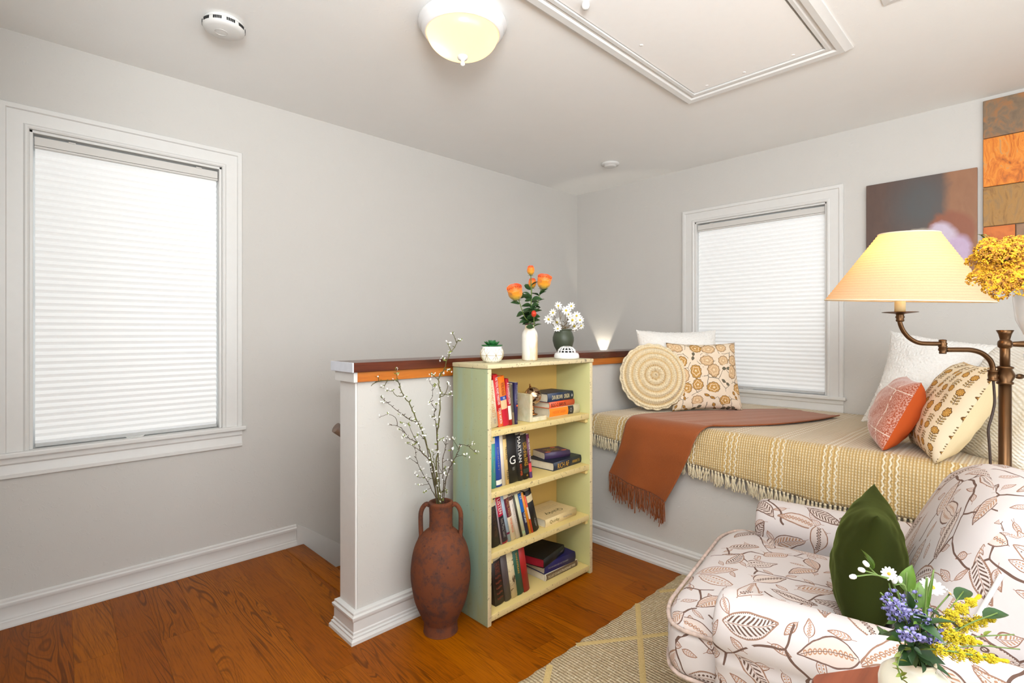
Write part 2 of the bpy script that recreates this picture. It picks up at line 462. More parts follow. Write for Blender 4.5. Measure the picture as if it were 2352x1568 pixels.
# windows -----------------------------------------------------------------
CAS = [(0, 0), (0, .011), (.006, .015), (.012, .015), (.018, .010), (.05, .013), (.066, .013), (.070, .020), (.088, .020), (.091, .016), (.091, 0)]
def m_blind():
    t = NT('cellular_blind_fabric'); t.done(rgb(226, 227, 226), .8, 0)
    t.put(t.b.inputs['Emission Color'], rgb(250, 251, 252)); t.b.inputs['Emission Strength'].default_value = .17  # glow put into the fabric in place of daylight shining through
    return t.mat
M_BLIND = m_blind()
M_RAIL = plain('blind_rail', rgb(206, 203, 198), .5, nz=.01)
def m_glass():
    t = NT('window_glass'); t.done((1, 1, 1), .02); t.b.inputs['Transmission Weight'].default_value = 1; t.b.inputs['IOR'].default_value = 1.05
    return t.mat
M_GLASS = m_glass()
def window(name, a0, a1, z0, z1, to3, n, cas_w, stool_ext, tabpos):
    """to3(a, d, z): a along the wall, d out of the wall into the room"""
    root = bpy.data.objects.new(name, None); COL.objects.link(root); root['kind'] = 'structure'
    k = cas_w/.091; prof = [(a*k, b) for a, b in CAS]
    def bx(nm, A, B, m=M_TRIM, bev=.002, par=root):
        p, q = to3(*A), to3(*B); lo = [min(p[i], q[i]) for i in range(3)]; hi = [max(p[i], q[i]) for i in range(3)]
        bm = BM(); add_box(bm, lo, hi, bev, 2 if bev else 1); return obj(nm, bm, m, par)
    path = [to3(a0, .0, z0-.001), to3(a0, .0, z1), to3(a1, .0, z1), to3(a1, .0, z0-.001)]
    c = (Vector(path[1])+Vector(path[3]))/2; d = Vector(path[1])-Vector(path[0])
    fl_ = Vector(n).cross(d).dot(c-Vector(path[0])) > 0
    bm = BM(); sweep(bm, path, n, prof, flip=fl_); auto_smooth(obj('casing', bm, M_TRIM, root), 30)
    # jambs / head liner
    bx('jamb', (a0, 0, z0), (a0+.012, -.13, z1)); bx('jamb', (a1-.012, 0, z0), (a1, -.13, z1)); bx('head', (a0, 0, z1-.012), (a1, -.13, z1))
    bx('window_sill', (a0-cas_w-.016, .032, z0-.022), (a1+cas_w+.016, -.0, z0), bev=.005)
    bx('window_sill', (a0+.001, .0, z0-.016), (a1-.001, -.13, z0+.0), bev=0)
    h = .085
    bm = BM(); sweep(bm, [to3(a0-cas_w, .0, z0-.022-h), to3(a1+cas_w, .0, z0-.022-h)], n, [(0, 0), (0, .010), (.004, .016), (.018, .016), (.024, .012), (.055, .010), (.062, .015), (.085, .015), (.085, 0)], flip=not (Vector(n).cross(Vector(to3(a1, 0, 0))-Vector(to3(a0, 0, 0))).z > 0))
    auto_smooth(obj('apron', bm, M_TRIM, root), 30)
    # sash with glass
    s0, s1, t0, t1 = a0+.012, a1-.012, z0+.0, z1-.012
    for A, B in (((s0, -.08, t0), (s0+.04, -.11, t1)), ((s1-.04, -.08, t0), (s1, -.11, t1)), ((s0+.04, -.08, t1-.04), (s1-.04, -.11, t1)), ((s0+.04, -.08, t0), (s1-.04, -.11, t0+.04)), ((s0+.04, -.08, (t0+t1)/2-.02), (s1-.04, -.11, (t0+t1)/2+.02))):
        bx('sash', A, B)
    bx('window_pane', (s0+.04, -.094, t0+.04), (s1-.04, -.097, (t0+t1)/2-.02), M_GLASS, 0)
    bx('window_pane', (s0+.04, -.094, (t0+t1)/2+.02), (s1-.04, -.097, t1-.04), M_GLASS, 0)
    # cellular blind (a thing)
    bl = thing('cellular_blind', None, 'blind', to3((a0+a1)/2, -.03, z1-.06))
    L = Vector(bl.location)
    def rel(a, d, z): return Vector(to3(a, d, z)) - L
    def bxr(nm, A, B, m, bev=.002):
        p, q = rel(*A), rel(*B); bm = BM(); add_box(bm, [min(p[i], q[i]) for i in range(3)], [max(p[i], q[i]) for i in range(3)], bev, 2); return obj(nm, bm, m, bl)
    zt = z1-.022; zb = z0+.004
    bxr('headrail', (a0+.016, -.012, zt-.036), (a1-.016, -.05, zt), M_RAIL)
    bxr('headrail_lip', (a0+.016, -.010, zt-.046), (a1-.016, -.045, zt-.038), M_RAIL, .001)
    bxr('bottom_rail', (a0+.018, -.018, zb), (a1-.018, -.046, zb+.014), plain('bottom_rail', rgb(190, 190, 188), .5))
    bm = BM(); zz0, zz1 = zb+.014, zt-.046; npl = int(round((zz1-zz0)/.0275)); cols = [a0+.019, a1-.019]
    for dd0, dd1 in ((-.022, -.030), (-.044, -.036)):
        rows = [[bm.verts.new(rel(a, dd0 if i % 2 else dd1, zz0+(zz1-zz0)*i/(npl*2))) for a in cols] for i in range(npl*2+1)]
        for i in range(npl*2): bm.faces.new([rows[i][0], rows[i][1], rows[i+1][1], rows[i+1][0]])
    obj('pleated_fabric', bm, M_BLIND, bl)
    bm = BM(); am = a0+(a1-a0)*tabpos; ring = []
    for k in range(13): ang_ = PI*k/12; ring.append((am+.036*math.cos(ang_), zb-.010*math.sin(ang_)+.002))
    f0 = [bm.verts.new(rel(a, -.012, z)) for a, z in ring]; f1 = [bm.verts.new(rel(a, -.018, z)) for a, z in ring]
    bm.faces.new(f0); bm.faces.new(f1[::-1])
    for i in range(13): bm.faces.new([f0[i-1], f1[i-1], f1[i], f0[i]])
    bmesh.ops.recalc_face_normals(bm, faces=bm.faces[:])
    obj('pull_tab', bm, plain('pull_tab', rgb(200, 200, 196), .3), bl)
    for q in (.19, .86):
        bxr('mounting_clip', (a0+(a1-a0)*q-.012, -.008, zt-.002), (a0+(a1-a0)*q+.012, -.03, zt+.003), M_RAIL, .001)
    return bl
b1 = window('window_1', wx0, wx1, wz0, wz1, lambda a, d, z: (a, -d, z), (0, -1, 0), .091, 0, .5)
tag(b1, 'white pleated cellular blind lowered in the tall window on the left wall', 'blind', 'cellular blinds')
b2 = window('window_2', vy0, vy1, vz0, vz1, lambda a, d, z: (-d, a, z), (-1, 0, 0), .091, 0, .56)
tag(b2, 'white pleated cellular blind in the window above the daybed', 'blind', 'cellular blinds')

# attic hatch
bm = BM(); add_box(bm, (hx0+.006, hy0+.011, H-.006), (hx1-.006, hy1-.003, H+.015), .0015, 1)
ht = thing('attic_hatch', 'white flat attic ladder hatch panel in the ceiling', 'hatch', ((hx0+hx1)/2, (hy0+hy1)/2, H))
M_ = Matrix.Translation(-Vector(ht.location))
bm.transform(M_); hp_ = obj('hatch_panel', bm, M_HATCH, ht)
for px, py in ((-1.175, -1.75), (-1.175, -1.93), (-1.175, -2.14), (-1.72, -1.72), (-2.05, -1.9)): bm = BM(); add_lathe(bm, [(0, -.0078), (.006, -.0075), (.008, -.0062), (.008, -.005)], 10, M_ @ Matrix.Translation((px, py, H))); obj('screw_cap', bm, M_HATCH, hp_)
pb = at(1345, 12, 1.9)
bm = BM(); add_lathe(bm, [(0, -.017), (.010, -.014), (.015, -.004), (.015, .004), (.010, .013), (.003, .017), (0, .018)], 20, M_ @ Matrix.Translation(pb)); add_tube(bm, [M_ @ Vector((pb.x, pb.y, pb.z+.015)), M_ @ Vector((pb.x, pb.y, H-.006))], .0015, 6)
obj('pull_knob', bm, M_TRIM, ht)
bm = BM(); HP = [(0, 0), (0, -.012), (.014, -.014), (.018, -.010), (.03, -.010), (.034, -.018), (.058, -.022), (.075, -.010), (.083, -.006), (.083, 0)]
sweep(bm, [(hx0, hy0, H), (hx1, hy0, H), (hx1, hy1, H), (hx0, hy1, H)], (0, 0, 1), [(-a, b) for a, b in HP], closed=True)
auto_smooth(struct('trim_7', bm, M_TRIM), 30)

# ------------------------------------------------------------------ ceiling fittings
lc = Vector((-2.367, -1.327, H))
cl = thing('ceiling_lamp', 'round flush ceiling lamp with a lit cream glass bowl', 'lamp', lc)
bm = BM(); add_lathe(bm, [(0, 0), (.150, 0), (.160, -.006), (.172, -.016), (.172, -.024), (.166, -.030), (.160, -.040), (.160, -.046), (.154, -.052), (.148, -.060), (.143, -.062), (.139, -.058), (.139, -.02), (0, -.02)], 64, cap=False)
obj('metal_rim', bm, plain('gloss_white_metal', rgb(226, 226, 226), .15, nz=.01), cl)
bm = BM(); pr = []
for k in range(15):
    a_ = k/14*PI/2; pr.append((.138*math.cos(a_), -.056-.088*math.sin(a_)))
b_ = bmesh.new(); N_ = 180
rings = [[b_.verts.new((r*(1+(.004 if j % 2 else 0))*math.cos(2*PI*j/N_), r*(1+(.004 if j % 2 else 0))*math.sin(2*PI*j/N_), z)) for j in range(N_)] for r, z in pr[:-1]]
for A_, B_ in zip(rings, rings[1:]):
    for j in range(N_): f = b_.faces.new([A_[j], A_[(j+1) % N_], B_[(j+1) % N_], B_[j]]); f.smooth = True
b_.faces.new(rings[-1])
def m_bowl():
    t = NT('lit_cream_glass'); n = t.n
    tr = n.new('ShaderNodeBsdfTranslucent'); t.put(tr.inputs[0], rgb(255, 228, 180)); em = n.new('ShaderNodeEmission'); t.put(em.inputs[0], rgb(255, 218, 166)); em.inputs[1].default_value = .72
    gl = n.new('ShaderNodeBsdfGlossy'); gl.inputs['Roughness'].default_value = .25; gl.inputs[0].default_value = (.05, .05, .05, 1)
    a1_ = n.new('ShaderNodeAddShader'); a2_ = n.new('ShaderNodeAddShader')
    t.t.links.new(tr.outputs[0], a1_.inputs[0]); t.t.links.new(em.outputs[0], a1_.inputs[1])
    t.t.links.new(a1_.outputs[0], a2_.inputs[0]); t.t.links.new(gl.outputs[0], a2_.inputs[1]); t.t.links.new(a2_.outputs[0], t.out.inputs[0])
    return t.mat
merge(bm, b_); obj('glass_bowl', bm, m_bowl(), cl)
bm = BM(); add_lathe(bm, [(0, -.136), (.018, -.140), (.022, -.147), (.018, -.154), (.008, -.160), (.006, -.166), (.009, -.170), (.009, -.176), (.004, -.181), (0, -.182)], 24)
obj('finial', bm, M_TRIM, cl)

sp = un_ = at(517, 62, 1190*1.216/700)
sm = thing('smoke_alarm', 'round white smoke alarm with dark vents on the ceiling left of the lamp', 'smoke alarm', (-3.03, -.665, H))
bm = BM(); add_lathe(bm, [(0, 0), (.066, 0), (.068, -.004), (.068, -.010), (.062, -.012)], 48, cap=False); obj('mounting_plate', bm, M_TRIM, sm)
bm = BM(); add_lathe(bm, [(.060, -.010), (.072, -.014), (.074, -.024), (.074, -.030), (.070, -.038), (.060, -.043), (0, -.047)], 48, cap=False); obj('housing', bm, M_TRIM, sm)
for k in range(10):
    bm = BM(); a_ = 2*PI*k/10+.2; 
    for j in range(5):
        aa = a_+j*.085; add_box(bm, (.0725, -.0024, -.029), (.0752, .0024, -.018), 0, 1, Matrix.Rotation(aa, 4, 'Z'))
    obj('vent_slot', bm, M_DARK, sm)
bm = BM(); add_tube(bm, [(.022*math.cos(2*PI*k/32)-.01, .022*math.sin(2*PI*k/32), -.0462) for k in range(32)], .0012, 6, closed=True); obj('test_button', bm, M_RAIL, sm)
d2 = thing('ceiling_detector', 'small flat white round detector on the ceiling near the far corner', 'detector', (-.52, -.72, H))
bm = BM(); add_lathe(bm, [(0, 0), (.062, 0), (.066, -.006), (.062, -.014), (.045, -.016), (.043, -.024), (.030, -.027), (0, -.028)], 40, cap=False); obj('housing', bm, M_TRIM, d2)
bm = BM(); add_tube(bm, [(.05*math.cos(2*PI*k/32), .05*math.sin(2*PI*k/32), -.0158) for k in range(32)], .001, 6, closed=True); obj('seam_ring', bm, M_RAIL, d2)
vt = thing('ceiling_vent', 'white louvred vent grille in the ceiling beside the attic hatch', 'vent', (-1.45, -2.64, H))
bm = BM(); sweep(bm, [(-.15, -.15, 0), (.15, -.15, 0), (.15, .15, 0), (-.15, .15, 0)], (0, 0, 1), [(0, 0), (0, -.004), (.022, -.006), (.025, 0)], closed=True); obj('frame', bm, M_TRIM, vt)
for k in range(10):
    bm = BM(); add_box(bm, (-.125, -.12+k*.026, -.006), (.125, -.105+k*.026, -.003), 0, 1); obj('slat', bm, M_TRIM, vt)

# ------------------------------------------------------------------ bookcase
def m_paint(name, c, wear, edge=.55, extra=None):
    t = NT(name); co = t.co(); n = t.noise(co, 75, 6, .78); n2 = t.noise(co, 3.2, 3)
    col = t.mix(n2, c, tuple(x*.86 for x in c))
    if extra: 
        x, y, z = t.sep(co); col = t.mix(t.mr(t.noise(t.cmb(x*3., y*3., z*.6), 3., 4, .6), .45, .62), col, extra)
    chip = t.mr(n, edge, edge+.04)
    col = t.mix(chip*.85, col, t.mix(t.noise(co, 90, 2), wear, (.05, .04, .03)))
    return t.done(col, .55, 0, n, .25, .001)
M_GREEN = m_paint('worn_sage_paint', rgb(158, 166, 128), rgb(86, 78, 50), .625, rgb(146, 170, 152))
M_CREAM = m_paint('worn_cream_paint', rgb(228, 204, 132), rgb(120, 92, 58), .68)
M_EDGE = m_paint('chipped_edge_paint', rgb(222, 206, 164), rgb(96, 80, 62), .575)
M_TOPP = m_paint('worn_top_paint', rgb(204, 192, 152), rgb(110, 100, 84), .6)
bx0, bx1, by0, by1, bh = -2.262, -1.572, -1.355, -1.128, 1.035
bc = thing('bookcase', 'distressed sage green bookcase with cream shelves against the pony wall', 'bookcase', (bx0, by0, 0))
def bcx(name, lo, hi, m, mi=None, bev=.003):
    bm = BM(); add_box(bm, [lo[i]-bc.location[i] for i in range(3)], [hi[i]-bc.location[i] for i in range(3)], bev, 2)
    if mi:
        for f in bm.faces: f.material_index = mi(f)
    return auto_smooth(obj(name, bm, m, bc))
th = .022
fm = lambda f: 1 if f.normal.y < -.5 else 0
for nm, a, b in (('side_panel', bx0, bx0+th), ('side_panel', bx1-th, bx1)):
    bm = BM(); add_box(bm, (a-bx0, 0, 0), (b-bx0, by1-by0, bh-.001), .003, 2)
    bm.normal_update(); inner = 1 if a == bx0 else -1
    for f in bm.faces: f.material_index = 2 if f.normal.y < -.5 else (1 if f.normal.x*inner > .5 else 0)
    # inside of right panel is green-cream
    auto_smooth(obj(nm, bm, [M_GREEN, M_CREAM if inner > 0 else m_paint('inner_green_cream', rgb(208, 206, 146), rgb(120, 110, 70), .68), M_EDGE], bc))
bm = BM(); add_box(bm, (-.003, -.004, bh), (bx1-bx0+.003, by1-by0, bh+.018), .003, 2); bm.normal_update()
for v in bm.verts: v.co.z -= .016*0
for f in bm.faces: f.material_index = 1 if f.normal.y < -.5 else 0
auto_smooth(obj('top_board', bm, [M_TOPP, M_EDGE], bc))
bm = BM(); add_box(bm, (th, by1-by0-.012, .02), (bx1-bx0-th, by1-by0-.002, bh), .001, 1); obj('back_panel', bm, m_paint('back_panel_paint', rgb(206, 168, 92), rgb(110, 78, 40), .74), bc)
SH = [.785, .535, .289, .040]
SF = (.020, .012, .018, .030)
for i, z in enumerate(SH):
    bm = BM(); add_box(bm, (th+.001, .004, z-.026), (bx1-bx0-th-.001, by1-by0-.014, z), .002, 2); bm.normal_update()
    for f in bm.faces: f.material_index = 1 if f.normal.y < -.5 else 0
    auto_smooth(obj('shelf', bm, [M_CREAM, m_paint('shelf_edge_%d' % i, rgb(224, 202, 142), rgb(96, 70, 44), .59)], bc))
    for xx in (th+.001, bx1-bx0-th-.019):
        bm = BM(); add_box(bm, (xx, .012, z-.046), (xx+.018, by1-by0-.02, z-.027), .002, 1); obj('shelf_cleat', bm, M_CREAM, bc) if z > .1 else bm.free()
BT = bh+.018
# ---- books
PAGE = plain('book_pages', rgb(222, 212, 188), .8, nz=.08, scale=60)
WHITE_INK = plain('white_ink', rgb(240, 238, 230), .6); GOLD_INK = plain('gold_ink', rgb(208, 158, 48), .4); BLACK_INK = plain('black_ink', rgb(24, 24, 24), .6)
ORANGE_INK = plain('orange_ink', rgb(222, 90, 40), .6); GREY_INK = plain('grey_ink', rgb(150, 146, 140), .6); YEL_INK = plain('yellow_ink', rgb(226, 190, 40), .6); BROWN_INK = plain('brown_ink', rgb(196, 150, 90), .6)
_cv = {}
def cover(c, rough=.45):
    k = tuple(c)
    if k not in _cv: _cv[k] = plain('book_cover_%d_%d_%d' % k, rgb(*c), rough, nz=.05, scale=60)
    return _cv[k]
def book(name, label, t, h, d, c, loc, lean=0., bands=(), words=(), group=None, flat=False, yaw=0., page=None, soft=False, text_list=()):
    """standing: spine on -Y at origin (bottom left of spine).  flat: lies on its side, spine on -Y, origin at centre of bottom"""
    root = thing(name, label, 'book', loc, (0, -lean if not flat else 0, yaw), group)
    ct = .0022 if not soft else .0012
    M = Matrix.Identity(4)
    if flat: M = Matrix(((0, 0, 1, -h/2), (0, 1, 0, 0), (-1, 0, 0, t), (0, 0, 0, 1)))   # book z -> world x, book x -> -z
    bm = BM()
    ov = .004 if not soft else .0
    # case: two boards and a rounded spine
    add_box(bm, (0, .004, 0), (ct, d, h), .0006, 1, M); add_box(bm, (t-ct, .004, 0), (t, d, h), .0006, 1, M)
    b = bmesh.new(); n = 6; vs = []
    rows = []
    for k in range(n+1):
        a = k/n; x = t*a; y = .004 - .0045*math.sin(PI*a); rows.append((x, y))
    v0 = [b.verts.new((x, y, 0)) for x, y in rows]; v1 = [b.verts.new((x, y, h)) for x, y in rows]
    w0 = [b.verts.new((x, y+.002, 0)) for x, y in rows]; w1 = [b.verts.new((x, y+.002, h)) for x, y in rows]
    for k in range(n):
        for q in ((v0[k], v0[k+1], v1[k+1], v1[k]), (w0[k+1], w0[k], w1[k], w1[k+1]), (v1[k], v1[k+1], w1[k+1], w1[k]), (v0[k+1], v0[k], w0[k], w0[k+1])): f = b.faces.new(q); f.smooth = True
    merge(bm, b, M)
    cov = obj('cover', bm, cover(c), root)
    bm = BM(); add_box(bm, (ct, .006, ov), (t-ct, d-ov*1.2, h-ov), 0, 1, M); obj('pages', bm, page or PAGE, root)
    for z0, z1, bc_ in bands:      # fractions of height, printed label bands
        b = bmesh.new(); rr = [(t*(.03+.94*k/n), .004-.0045*math.sin(PI*(.03+.94*k/n))-.0004) for k in range(n+1)]
        p0 = [b.verts.new((x, y, z0*h)) for x, y in rr]; p1 = [b.verts.new((x, y, z1*h)) for x, y in rr]
        for k in range(n): f = b.faces.new((p0[k], p0[k+1], p1[k+1], p1[k])); f.smooth = True
        bm = BM(); merge(bm, b, M); obj('spine_band', bm, cover(bc_), cov)
    for s_, z0, z1, wd, ink in words:   # text on the spine between fractions z0..z1 of the height (z1 top)
        ln = abs(z1-z0)*h; zc = (z0+z1)/2*h
        if flat: T = M @ SPINE_DOWN((t/2, -.0010, zc)) @ Matrix.Rotation(PI, 4, 'Z')
        else: T = SPINE_DOWN((t/2, -.0010, zc))
        text(s_, ln, t*wd, T, ink, cov)
    return root
G1 = 'books standing on the top shelf of the bookcase'; G2 = 'books standing on the second shelf'; G3 = 'books standing on the third shelf'; G4 = 'books standing on the bottom shelf'
def row(x, z, specs, y=-1.318):
    for s in specs:
        t, h, lean = s['t'], s['h'], math.radians(s['lean'])
        loc = (x + s.get('dx', 0), y + s.get('dy', 0), z + .0005 + 0*t)
        b = book('book', s['label'], t, h, s.get('d', .14), s['c'], loc, lean, s.get('b', ()), s.get('w', ()), s['g'], soft=s.get('soft', False))
        b.location.z += 0
        # leaning left: the lower right corner would dip below the shelf: lift by t*sin(lean)
        b.location.z += t*math.sin(lean)*0
        x += t/math.cos(lean) + .0006
# leaning books rotate about their lower-left corner; tops go left.  Rotation by -lean about Y moves +z to -x and +x to +z? keep contact with corner lift
row(-2.208, SH[0], [
 dict(t=.042, h=.195, lean=8.6, c=(226, 214, 186), g=G1, label='cream paperback with orange spine lettering, first book on the top shelf', w=[('ATOMIC HABITS', .22, .88, .42, plain('ochre_ink', rgb(206, 150, 80), .6)), ('JAMES CLEAR', .08, .18, .3, GREY_INK)]),
 dict(t=.025, h=.222, lean=8.6, c=(196, 28, 34), g=G1, label='tall red book with white lettering, orange at its foot, on the top shelf', b=[(0, .3, (226, 92, 40))], w=[('THE TOTAL MONEY MAKEOVER', .42, .95, .5, WHITE_INK), ('YOUR WORTH', .06, .36, .55, WHITE_INK)]),
 dict(t=.036, h=.212, lean=8.6, c=(236, 112, 20), g=G1, label='thick orange and crimson book with a blue label on its spine', b=[(0, .34, (186, 8, 40)), (.34, .52, (238, 186, 140)), (.52, .60, (22, 66, 150))], w=[('BODY', .53, .58, .35, WHITE_INK), ('THE MIND AND HEALING', .62, .88, .5, BLACK_INK)]),
 dict(t=.019, h=.200, lean=7.4, c=(176, 20, 34), g=G1, label='narrow red book with a white label low on its spine', b=[(.12, .42, (234, 224, 208))], w=[('A CONVERSATION', .46, .92, .6, WHITE_INK)]),
 dict(t=.011, h=.178, lean=4.5, c=(150, 132, 104), g=G1, soft=True, label='thin mottled beige paperback leaning next to the navy book', b=[(.3, .98, (70, 66, 52))]),
 dict(t=.019, h=.180, lean=.0, c=(52, 44, 84), g=G1, soft=True, label='upright navy paperback with an orange dot, next to the marble bookend', w=[('TOMORROW BE IT', .5, .95, .42, GREY_INK), ('•', .42, .47, .5, ORANGE_INK), ('o o', .05, .09, .4, GREY_INK)]),
])
row(-2.207, SH[1], [
 dict(t=.028, h=.216, lean=1.2, c=(66, 150, 142), g=G2, label='teal hardback with a cream label at the top of its spine', b=[(.86, .97, (226, 214, 180))], w=[('B. MOORE', .3, .6, .25, GREY_INK)]),
 dict(t=.034, h=.222, lean=4.6, c=(28, 70, 170), g=G2, label='bright blue book beside the teal hardback', b=[(.04, .13, (224, 222, 210))], w=[('MINDSET', .3, .75, .25, GREY_INK)]),
 dict(t=.020, h=.218, lean=5.4, c=(222, 212, 196), g=G2, soft=True, label='slim plain white paperback on the second shelf'),
 dict(t=.020, h=.218, lean=5.4, c=(216, 184, 120), g=G2, soft=True, label='slim tan patterned paperback beside the wide black book', b=[(.9, .99, (90, 74, 50))], w=[('TRISTAN', .5, .75, .5, BLACK_INK), ('TALES', .1, .3, .5, BLACK_INK)]),
 dict(t=.056, h=.222, lean=6.2, c=(26, 26, 28), g=G2, label='wide black hardback with a large white letter G on its spine', w=[('Robin Hobb', .24, .3, .28, GREY_INK)]),
 dict(t=.031, h=.205, lean=6.8, c=(30, 28, 30), g=G2, soft=True, label='black paperback lettered in white and orange, beside the wide black book', w=[('MARTIAN', .4, .95, .6, WHITE_INK), ('ANDY WEIR', .1, .36, .4, ORANGE_INK)]),
 dict(t=.036, h=.200, lean=7.0, c=(36, 30, 26), g=G2, soft=True, label='dark paperback with gold lettering running down its spine', b=[(.14, .24, (44, 56, 40))], w=[('LORD of the RINGS', .3, .82, .6, GOLD_INK), ('*', .06, .10, .3, GOLD_INK)]),
 dict(t=.018, h=.198, lean=7.2, c=(96, 32, 62), g=G2, soft=True, label='narrow plum paperback with a pink flower, last book of the second row', b=[(.14, .34, (214, 74, 78)), (0, .14, (80, 50, 96))], w=[('HER NAME WAS ROSE', .38, .9, .45, WHITE_INK)]),
])
b_g = [o for o in COL.objects if o.get('label', '').startswith('wide black hardback')][0]
text('G', .034, .036, SPINE_FLAT((.024, -.0012, .098)), WHITE_INK, b_g)
row(-2.200, SH[2], [
 dict(t=0.0460, h=.205, lean=8.0, c=(30, 27, 25), g=G3, label='thick black paperback with a cream label, first book on the third shelf', b=[(.84, .97, (214, 202, 160))], w=[('THE NAME OF THE WIND', .2, .78, .4, plain('dim_brown_ink', rgb(88, 60, 40), .6))]),
 dict(t=0.0092, h=.19, lean=11.0, c=(150, 140, 146), g=G3, soft=True, label='thin greyish lilac booklet between black and crimson books'),
 dict(t=0.0322, h=.222, lean=13.0, c=(176, 14, 54), g=G3, label='crimson hardback whose lower spine is a black panel', b=[(.03, .55, (34, 22, 30))], w=[('LISTEN', .6, .9, .5, WHITE_INK), ('Read, Mama, Listen!', .12, .5, .55, GREY_INK)]),
 dict(t=0.0184, h=.215, lean=13.5, c=(150, 170, 186), g=G3, soft=True, label='pale blue grey paperback with a small maroon spot', b=[(.16, .20, (110, 24, 60))], w=[('BOLD LOVE', .3, .6, .35, GREY_INK)]),
 dict(t=0.0287, h=.215, lean=14.5, c=(230, 214, 184), g=G3, label='cream book with a maroon title panel', b=[(.5, .9, (96, 26, 50))], w=[('HOTEL PASTIS', .52, .88, .5, BROWN_INK), ('PETER MAYLE', .16, .46, .35, ORANGE_INK)]),
 dict(t=0.0242, h=.200, lean=15.0, c=(216, 204, 190), g=G3, label='pinkish white book with a dark blotch at its top', b=[(.9, .99, (90, 70, 60))], w=[('NOTES OF A DAY', .35, .8, .3, GREY_INK)]),
 dict(t=0.0126, h=.198, lean=15.5, c=(46, 40, 26), g=G3, soft=True, label='very thin black and ivory booklet'),
 dict(t=0.0196, h=.200, lean=15.7, c=(206, 204, 168), g=G3, soft=True, label='pale green ivory paperback left of the blue book', b=[(.05, .12, (140, 160, 120))]),
 dict(t=0.0196, h=.200, lean=16.0, c=(22, 30, 76), g=G3, soft=True, label='blue travel guide lettered in white', b=[(.55, .99, (28, 98, 176))], w=[('TUSCANY', .28, .54, .55, WHITE_INK), ('23', .86, .94, .5, WHITE_INK)]),
 dict(t=0.0138, h=.198, lean=16.2, c=(214, 134, 24), g=G3, soft=True, label='thin mustard orange paperback right of the blue travel guide'),
 dict(t=0.0103, h=.180, lean=16.4, c=(214, 74, 36), g=G3, soft=True, label='thin red orange paperback with a white middle', b=[(.38, .7, (226, 214, 196))]),
 dict(t=0.0368, h=.200, lean=16.6, c=(28, 27, 27), g=G3, label='black book with a cream square near its top, last of the third row', b=[(.72, .88, (220, 204, 162))], w=[('Kepler', .1, .3, .3, GREY_INK)]),
])
row(-2.182, SH[3], [
 dict(t=.055, h=.225, lean=8.5, c=(38, 28, 24), g=G4, label='thick dark hardback with red scrollwork, first book on the bottom shelf', b=[(.86, .96, (206, 198, 170))], w=[('THE WORKS', .6, .82, .5, plain('rust_ink', rgb(120, 58, 38), .6)), ('§ § § § §', .1, .56, .6, plain('rust_ink', rgb(120, 58, 38), .6))]),
 dict(t=.036, h=.232, lean=9.5, c=(86, 78, 78), g=G4, label='plain grey cloth hardback on the bottom shelf'),
 dict(t=.036, h=.236, lean=9.8, c=(214, 200, 158), g=G4, label='ivory hardback printed with brown trees', b=[]),
 dict(t=.038, h=.240, lean=10.5, c=(46, 92, 74), g=G4, label='dark green cloth hardback with faded gilt lettering', w=[('SHAKESPEARE', .4, .8, .25, GOLD_INK)]),
 dict(t=.036, h=.232, lean=11.0, c=(168, 34, 32), g=G4, label='red cloth hardback, last upright book on the bottom shelf'),
])
for o in COL.objects:
    if o.get('label', '') == 'ivory hardback printed with brown trees':
        t = NT('toile_cloth'); n = t.noise(t.co(), 34, 5, .6, .8); n2 = t.noise(t.co(), 14, 2)
        mm = t.done(t.mix(t.mr(n, .52, .56)*t.mr(n2, .42, .5), rgb(218, 204, 162), rgb(104, 82, 52)), .7)
        for ch in o.children:
            if ch.name.startswith('cover'): ch.data.materials[0] = mm
def stack(z, y, items):
    for it in items:
        b = book('book', it['label'], it['t'], it['h'], it['d'], it['c'], (it['x'], y+it.get('dy', 0), z+.0006), 0, it.get('b', ()), it.get('w', ()), it['g'], flat=True, yaw=math.radians(it.get('yaw', 0)), page=it.get('page'), soft=it.get('soft', False))
        z += it['t']+.0008
        it['o'] = b
GS = 'books lying flat in the bookcase'
stack(SH[0], -1.305, [
 dict(t=.042, h=.225, d=.15, c=(232, 222, 190), x=-1.722, g=GS, label='thick orange, black and cream book at the bottom of the top shelf stack', b=[(.0, .6, (240, 132, 28)), (.6, .78, (48, 44, 42))], w=[('THE SECRET GARDEN', .08, .5, .3, plain('tan_ink', rgb(206, 100, 30), .6)), ('o', .65, .72, .5, GREY_INK)]),
 dict(t=.028, h=.195, d=.14, c=(222, 84, 36), x=-1.742, yaw=3, g=GS, label='orange red book with black lettering, middle of the top shelf stack', w=[('BOO-O BAN N', .05, .62, .6, BLACK_INK)]),
 dict(t=.040, h=.195, d=.14, c=(26, 44, 72), x=-1.752, yaw=2, g=GS, label='navy book with cream lettering, top of the top shelf stack', w=[('DAN BROWN   ORIGIN', .15, .82, .5, plain('cream_ink', rgb(226, 210, 160), .6)), ('o', .9, .95, .3, WHITE_INK)]),
])
st2 = [
 dict(t=.038, h=.235, d=.17, c=(24, 34, 52), x=-1.702, dy=.0, yaw=4, g=GS, label='navy hardback with yellow spine lettering lying on the second shelf', w=[('RICH AF', .12, .5, .65, GOLD_INK), ('VIVIAN TU', .62, .88, .35, GOLD_INK)]),
 dict(t=.030, h=.15, d=.105, c=(66, 48, 82), x=-1.73, dy=.045, yaw=-14, g=GS, soft=True, label='small purple paperback with orange ovals lying askew on the navy hardback'),
]
stack(SH[1], -1.310, st2)
tp = st2[1]['o']
